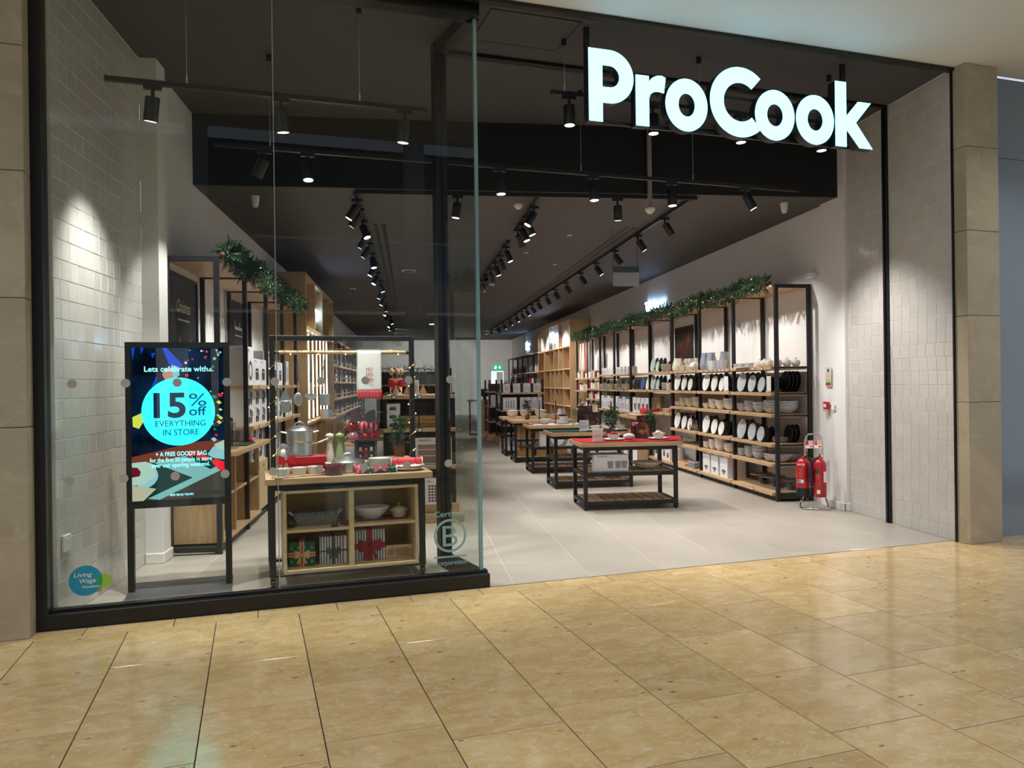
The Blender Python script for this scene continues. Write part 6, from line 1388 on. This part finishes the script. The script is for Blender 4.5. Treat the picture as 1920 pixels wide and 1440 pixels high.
def cracker(L_, r, m, lab, loc, rz, bowm=None, frill=None):
    o = thing('christmas_cracker', lab, 'cracker', loc, rz)
    def seg(x0, x1): return mesh(MB().tube([(x0, 0, r), (x1, 0, r)], r, 18), m, True)
    ob('barrel', seg(-L_*.26, L_*.26), o)
    for s_ in (-1, 1):
        ob('end', seg(s_*L_*.30, s_*L_*.47), o); ob('neck', mesh(MB().tube([(s_*L_*.255, 0, r), (s_*L_*.28, 0, r), (s_*L_*.305, 0, r)], [r*.95, r*.5, r*.95], 14), m, True), o)
        ob('frill', mesh(MB().tube([(s_*L_*.47, 0, r), (s_*L_*.5, 0, r)], [r*.98, r*1.12], 16), frill or WHITE), o); ob('cord', mesh(MB().tube([(s_*L_*.28, r*.55*math.cos(t), r+r*.55*math.sin(t)) for t in (0, 1.05, 2.1, 3.14, 4.2, 5.25)], .003, 5, True), wirem), o)
    if bowm: ob('bow', bow(.12, bowm, False), o, (0, -r*.6, r*1.5))
cracker(.27, .026, M('bottle green foil', '#1d5a50', .3), 'green cracker with a pink bow at the trolley front', cw(.245, .055, WT), FA, M('pink ribbon', '#ee7f97', .4))
for k in range(2): put(single('dinner_plate', 'plate', plate_mesh(.135, CREAM if k == 0 else CHINA, .024)), cw(.49, .155, WT+.016*k), '%s plate under the red cracker' % ('lower cream' if k == 0 else 'upper white'), 'plates under the red cracker')
cracker(.26, .029, M('coral red paper', '#dd4250', .6), 'coral red cracker lying on two plates', cw(.475, .15, WT+.044), FA)
fl2 = flute(.027, .20)
for k, x in enumerate((.415, .475)): put(fl2, cw(x, .38, WT+.085), '%s champagne flute behind the red cracker' % ('left' if k == 0 else 'right'), 'flutes on the trolley')
put(minitree(.34, 22, True), cw(.48, .47, WT+.085), 'small dark fir tree behind the champagne flutes')
ad = thing('advent_frame', 'charcoal shadow box frame with tiny red presents', 'shadow box', cw(.175, .33, WT+.085), FA)
ob('frame', mesh(MB().box(-.09, .09, -.02, .02, 0, .018).box(-.09, .09, -.02, .02, .145, .163).box(-.09, -.07, -.02, .02, .018, .145).box(.07, .09, -.02, .02, .018, .145).box(-.07, .07, -.015, .015, .06, .068).box(-.07, .07, .012, .02, .018, .145), M('charcoal wood', '#2f3238', .5)), ad)
for k in range(6): ob('tiny_present', mesh(MB().cbox(-.012, .012, -.01, .008, 0, .022+.012*(k % 2), .002), [M('coral present', '#e2705f', .5), REDB, M('sand present', '#b7a489', .6)][k % 3]), ad, (-.045+.045*(k % 3), 0, .018 if k < 3 else .068))
ws = thing('cake_stand', 'round oak cake stand carrying the bauble dome', 'cake stand', cw(.175, .50, WT+.085), FA); ob('top', mesh(MB().cyl(0, 0, .105, .125, .155, 32), OAKX), ws); ob('stem', mesh(MB().cyl(0, 0, .012, .105, .03, 16), OAKZ), ws); ob('foot', mesh(MB().cyl(0, 0, 0, .012, .07, 24), OAKX), ws)
dm = thing('bauble_dome', 'glass dome full of red baubles topped with a maroon bow', 'glass dome', cw(.175, .50, WT+.21), FA)
ob('glass', mesh(MB().lathe([(.142, 0), (.142, .15), (.135, .175), (.11, .188), (.03, .19), (.0001, .19)], 32), CLEAR, True), dm); ob('bow', bow(.21, M('maroon velvet', '#4a0d16', .7), False), dm, (0, -.02, .215))
bc_ = [(-.085, -.05, .05), (.01, -.075, .048), (.09, -.04, .05), (-.04, .05, .05), (.06, .06, .05), (-.09, 0, .135), (.0, -.06, .138), (.085, -.02, .138), (-.02, .06, .138)]
for k, (x, y, z) in enumerate(bc_):
    if k in (6, 7):
        for nm_, me_ in candy(.044, CR, CP): ob(nm_, me_, dm, (x, y, z-.044), (0, 0, k))
    else: ob('bauble', mesh(MB().sphere(x, y, z, .045, 16, 10), [M('pearl pink bauble', '#d78f96', .2, .3), M('dark red bauble', '#8c1220', .15), M('red bauble', '#b41d2c', .15)][k % 3], True), dm)
# cubby contents
rt_ = thing('roasting_tin', 'grey roasting tin with a wire rack in the upper left cubby', 'roasting tin', cw(-.24, .26, .423), FA); TIN = M('grey enamel tin', '#8a8f94', .3, .6)
ob('tin', mesh(MB().add([(-.14, -.1, 0), (.14, -.1, 0), (.14, .1, 0), (-.14, .1, 0), (-.17, -.125, .075), (.17, -.125, .075), (.17, .125, .075), (-.17, .125, .075), (-.162, -.118, .075), (.162, -.118, .075), (.162, .118, .075), (-.162, .118, .075), (-.132, -.094, .006), (.132, -.094, .006), (.132, .094, .006), (-.132, .094, .006)], [(0, 3, 2, 1), (0, 1, 5, 4), (1, 2, 6, 5), (2, 3, 7, 6), (3, 0, 4, 7), (4, 5, 9, 8), (5, 6, 10, 9), (6, 7, 11, 10), (7, 4, 8, 11), (8, 9, 13, 12), (9, 10, 14, 13), (10, 11, 15, 14), (11, 8, 12, 15), (12, 13, 14, 15)]), TIN), rt_)
for s_ in (-1, 1): ob('handle', mesh(MB().tube([(s_*.165, -.05, .07), (s_*.205, -.045, .10), (s_*.205, .045, .10), (s_*.165, .05, .07)], .006, 8), STEEL, True), rt_)
rk = MB()
for k in range(9): rk.tube([(-.14+.035*k, -.1, .08), (-.14+.035*k, -.03, .12), (-.14+.035*k, .03, .12), (-.14+.035*k, .1, .08)], .003, 5)
rk.tube([(-.15, -.1, .08), (.15, -.1, .08)], .0035, 6).tube([(-.15, .1, .08), (.15, .1, .08)], .0035, 6); ob('wire_rack', mesh(rk, STEEL), rt_)
put(single('ornament', 'bauble', mesh(MB().sphere(0, 0, .032, .032, 14, 9), M('charcoal bauble', '#26262a', .4), True)), cw(-.43, .12, .423), 'charcoal bauble beside the roasting tin')
pc = MB()
for k in range(26): t = k/25; an = k*2.4; pc.sphere(.022*math.sin(PI*(t*.9+.08))*math.cos(an), .022*math.sin(PI*(t*.9+.08))*math.sin(an), .005+.05*t, .008, 6, 4, .7)
pcm = mesh(pc, M('pine cone brown', '#5b3a22', .8))
for k, (x, y) in enumerate(((-.11, .07), (-.055, .12), (-.03, .07))): put(single('pine_cone', 'pine cone', pcm), cw(x, y, .424), '%s pine cone at the right of the roasting tin' % ('left', 'middle', 'right')[k], 'pine cones in the cubby', rot=(1.1, .3, k))
mm = thing('napkin', 'maroon placemat under the oval dish', 'placemat', cw(.27, .22, .438), FA); ob('cloth', mesh(MB().cbox(-.21, .21, -.12, .12, 0, .004, .001), MARC), mm)
ov = thing('oval_dish', 'large white oval serving dish in the upper right cubby', 'dish', cw(.20, .22, .443), FA); ob('dish', mesh(MB().lathe([(.0001, 0), (.07, 0), (.12, .05), (.145, .09), (.141, .092), (.11, .05), (.0001, .012)], 30).xf(Matrix.Diagonal((1.02, .75, 1, 1))), CHINA, True), ov)
casserole(.058, .062, M('cream enamel', '#cfc198', .2, coat=.4), 'small cream lidded casserole in the upper right cubby', cw(.42, .2, .443), OAK)
def present(w, d, h, mat, rib, lab, loc, rz, bw=.15, stripes=None, trees=False):
    o = thing('wrapped_present', lab, 'present', loc, rz)
    b = ob('box', mesh(MB().cbox(-w/2, w/2, -d/2, d/2, 0, h, .004), mat), o)
    if stripes:
        n = int(w/.021)
        sm2 = MB()
        for k in range(n): x = -w/2+.021*(k+.5); sm2.box(x-.005, x+.005, -d/2-.0008, -d/2, .002, h-.002).box(x-.005, x+.005, -d/2, d/2, h, h+.0008)
        n2 = int(d/.021)
        for k in range(n2): y = -d/2+.021*(k+.5); sm2.box(-w/2-.0008, -w/2, y-.005, y+.005, .002, h-.002).box(w/2, w/2+.0008, y-.005, y+.005, .002, h-.002)
        ob('printed_stripes', mesh(sm2, stripes), b)
    if trees:
        for k in range(12):
            x, z = -w*.38+w*.25*(k % 4)+(.02 if (k//4) % 2 else 0), h*.14+h*.28*(k//4)
            ob('printed_tree', shape_mesh([[(x-.012, z), (x+.012, z), (x, z+.034)]], .0006, trees), b, (0, -d/2-.0002, 0))
    ob('ribbon', mesh(MB().box(-rib[1]/2, rib[1]/2, -d/2-.002, d/2+.002, -.0, h+.002).box(-w/2-.002, w/2+.002, -d/2-.0025, d/2+.0025, h*.48-rib[1]/2, h*.48+rib[1]/2), rib[0]), o)
    if len(rib) > 2: ob('ribbon_core', mesh(MB().box(-rib[1]/7, rib[1]/7, -d/2-.003, d/2+.003, 0, h+.003).box(-w/2-.003, w/2+.003, -d/2-.0032, d/2+.0032, h*.48-rib[1]/7, h*.48+rib[1]/7), rib[2]), o)
    ob('bow', bow(bw, rib[0]), o, (0, -d/2-.006, h*.48))
GW = M('dark green gift wrap', '#0f4a32', .4); LT = M('light green print', '#2fa05a', .5); TAN = M('tan ribbon', '#c7a274', .5); WS = M('white gift wrap', '#dedbd6', .45); GS = M('grey stripe print', '#5c5c60', .5); OLIVE = M('olive velvet ribbon', '#4d5238', .6)
present(.20, .16, .19, GW, (TAN, .035, REDB), 'dark green tree print present with a tan and red ribbon', cw(-.345, .20, .119), FA-.12, .12, trees=LT)
present(.21, .16, .215, WS, (OLIVE, .012), 'grey striped present tied with a thin olive ribbon', cw(-.115, .20, .119), FA, .10, stripes=GS)
present(.24, .18, .245, WS, (M('deep red velvet ribbon', '#8c0f1e', .6), .045), 'striped present tied with a broad red velvet ribbon', cw(.17, .22, .119), FA, .18, stripes=GS)
pq = thing('wooden_plaque', 'small wooden plaque engraved with a circled B', 'plaque', cw(.405, .14, .119), FA); BRN = M('burnt engraving', '#5a3c22', .8)
ob('block', mesh(MB().cbox(-.11, .11, -.008, .012, 0, .105, .003), OAKX), pq); ob('ring', shape_mesh([ring(-.065, .052, .024, 28), ring(-.065, .052, .020, 28)], .0006, BRN), pq, (0, -.008, 0)); ob('letter', text_mesh('B', .02, .028, BRN, 0, .0006), pq, (-.065, -.008, .038)); ob('lettering', text_mesh('Certified', .04, .008, BRN, 0, .0006), pq, (-.065, -.008, .082))
for k in range(6): ob('engraved_line', mesh(MB().box(-.025, .09-.012*(k % 3), -.0086, -.008, .02+.012*k, .0235+.012*k), BRN), pq)

# ================================================================== FIRE POINT AND WALL FITTINGS
fs_ = thing('extinguisher_stand', 'chrome tube stand holding the two fire extinguishers', 'stand', (4.70, 8.56, 0), -.35)
def xs(a): return [(x, y, z) for x, y, z in a]
ob('tube_frame', mesh(MB().tube(xs([(-.16, -.06, .016), (-.14, -.13, .016), (.10, -.14, .016), (.14, -.12, .016), (.15, -.02, .02), (.13, .07, .12), (.11, .08, .26), (.10, .07, .60), (.10, .06, .76), (.085, .06, .84), (.05, .06, .87), (-.05, .06, .87), (-.085, .06, .84), (-.10, .06, .76), (-.10, .07, .60), (-.11, .08, .26), (-.13, .07, .12), (-.17, -.02, .03)]), .012, 10, True), CHROME, True), fs_)
ob('cross_bar', mesh(MB().tube([(-.10, .07, .58), (.10, .07, .58)], .01, 8).tube([(-.11, .08, .25), (.11, .08, .25)], .01, 8), CHROME, True), fs_)
for k, x in enumerate((-.048, .048)):
    s2 = ob('id_sign', mesh(MB().cbox(-.043, .043, -.002, .002, .0, .10, .001), M('cream sign plate', '#e4e0cf', .5)), fs_, (x, .045, .70), (.45, 0, 0))
    s2.rotation_euler = (-.5, 0, 0); ob('red_block', mesh(MB().box(-.038, -.004, -.004, -.002, .04, .095).box(.004, .036, -.004, -.002, .012, .03), M('safety red', '#c8202c', .5)), s2); ob('text_lines', mesh(MB().box(.004, .038, -.004, -.002, .05, .058).box(.004, .034, -.004, -.002, .065, .072).box(.004, .036, -.004, -.002, .08, .087), M('pale red print', '#c98a86', .6)), s2)
EXR = M('extinguisher red', '#b5121c', .25, coat=.4)
def exting(loc, r, h, lab, rz, water):
    o = thing('fire_extinguisher', lab, 'fire extinguisher', loc, rz)
    ob('cylinder', mesh(MB().lathe([(.0001, 0), (r*.9, 0), (r, .012), (r, h*.82), (r*.9, h*.91), (r*.55, h*.98), (r*.3, h), (.0001, h)], 26), EXR, True), o)
    if water: ob('black_skirt', mesh(MB().lathe([(r*1.01, .0), (r*1.012, .09), (r, .091)], 26), BLACK), o)
    ob('valve', mesh(MB().cyl(0, 0, h, h+.04, .018, 12).tube([(0, 0, h+.03), (.03, -.005, h+.03)], .008, 8), M('brass valve', '#b08d57', .3, 1)), o)
    ob('lever', mesh(MB().cbox(-.012, .012, -.09, .02, h+.05, h+.062, .003).cbox(-.012, .012, -.08, .02, h+.03, h+.04, .003), BLACK if water else EXR), o)
    ob('safety_tag', mesh(MB().cbox(-.008, .008, -.06, -.052, h-.0, h+.05, .002), M('orange seal', '#e0531f', .5)), o)
    ob('hose', mesh(MB().tube([(.02, -.0, h+.02), (r+.015, -.01, h*.95), (r+.022, -.01, h*.7), (r+.018, -.01, h*.45)] if water else [(-.02, 0, h+.02), (-r-.02, -.02, h*.9), (-r-.03, -.03, h*.75)], .011, 8), BLACK, True), o)
    if not water: ob('horn', mesh(MB().tube([(-r-.03, -.03, h*.78), (-r-.03, -.035, h*.70), (-r-.025, -.04, h*.38)], [.014, .025, .034], 12), BLACK, True), o)
    lm = [(.35, .62, .30, .55)] if water else []
    def lab_patch(t0, t1, z0, z1, m):
        n = 6; v = []; 
        for i in range(n+1): t = t0+(t1-t0)*i/n; v += [((r+.0012)*math.sin(t), -(r+.0012)*math.cos(t), z0), ((r+.0012)*math.sin(t), -(r+.0012)*math.cos(t), z1)]
        return mesh(MB().add(v, [(2*i, 2*i+2, 2*i+3, 2*i+1) for i in range(n)]), m)
    if water: ob('paper_label', lab_patch(-.75, .1, h*.34, h*.43, WHITE), o); ob('blue_panel', lab_patch(-.72, -.3, h*.345, h*.42, M('label blue', '#3f5fae', .6)), o)
    else: ob('paper_label', lab_patch(.55, 1.35, h*.40, h*.68, WHITE), o); ob('small_label', lab_patch(-.5, .0, h*.10, h*.20, WHITE), o); ob('black_panel', lab_patch(-.9, -.1, h*.62, h*.75, BLACK), o)
    for k in range(5): ob('printed_line', lab_patch(-.7, -.1+.1*(k % 2), h*(.50+.055*k), h*(.508+.055*k), M('pale red print', '#c98a86', .6)), o)
    if water: ob('lettering', text_mesh('WATER', .085, .026, WHITE, .02, .0008), o, (-.02, -r*1.0, h*.80))
exting((4.575, 8.60, .155), .078, .44, 'red water extinguisher with a black skirt, left on the stand', -.5, True)
exting((4.705, 8.45, .150), .072, .44, 'red carbon dioxide extinguisher with a black horn, right on the stand', -.5, False)
an_ = thing('action_notice', 'narrow green and red fire action notice on the right pier', 'notice', (4.928, 8.63, 1.54), -PI/2)
ob('plate', mesh(MB().cbox(-.065, .065, -.003, 0, -.115, .115, .001), M('notice cream', '#d6d2b8', .5)), an_); ob('blue_disc', shape_mesh([ring(0, .075, .022, 20)], .0006, M('notice blue', '#27509c', .5)), an_, (0, -.003, 0))
for z, m_ in ((.03, '#c5cbb0'), (-.0, '#d4bfa6'), (-.04, '#d9a590'), (-.075, '#3f8a54'), (-.095, '#c8323a')): ob('coloured_band', mesh(MB().box(-.055, .055, -.0042, -.003, z-.01, z+.012), M('notice %s' % m_, m_, .5)), an_)
cp = thing('call_point', 'red manual fire alarm call point on the right pier', 'call point', (4.928, 8.65, 1.20), -PI/2); ob('body', mesh(MB().cbox(-.045, .045, -.04, 0, -.045, .045, .006), M('alarm red', '#b5202c', .35)), cp); ob('glass', mesh(MB().box(-.025, .025, -.0415, -.04, -.02, .02), WHITE), cp); ob('cover_flap', mesh(MB().cbox(-.03, .03, -.045, -.02, -.075, -.05, .003), M('alarm flap', '#d9a7a4', .4)), cp)
sk = thing('wall_switch', 'small white plate beside the red call point', 'switch plate', (4.928, 8.53, 1.195), -PI/2); ob('plate', mesh(MB().cbox(-.03, .03, -.008, 0, -.043, .043, .002), WHITE), sk)
sk = thing('wall_socket', 'white twin socket low on the left tiled wall', 'socket', (-2.268, 5.47, .50), PI/2); ob('plate', mesh(MB().cbox(-.055, .055, -.018, 0, -.055, .055, .003), M('socket white', '#d9dad8', .4)), sk)
for x in (-.025, .025): ob('switch', mesh(MB().cbox(x-.008, x+.008, -.022, -.018, .02, .04, .001), WHITE), sk)
ps = thing('motion_sensor', 'white wall sensor above the right shelving end', 'sensor', (4.99, 9.02, 2.80), -PI/2); ob('bracket', mesh(MB().cyl(0, 0, -.02, .02, .015, 10).xf(Matrix.Translation((.04, -.02, 0))), DEV), ps); ob('body', mesh(MB().cbox(-.06, .06, -.10, -.03, -.035, .035, .01), DEV), ps)
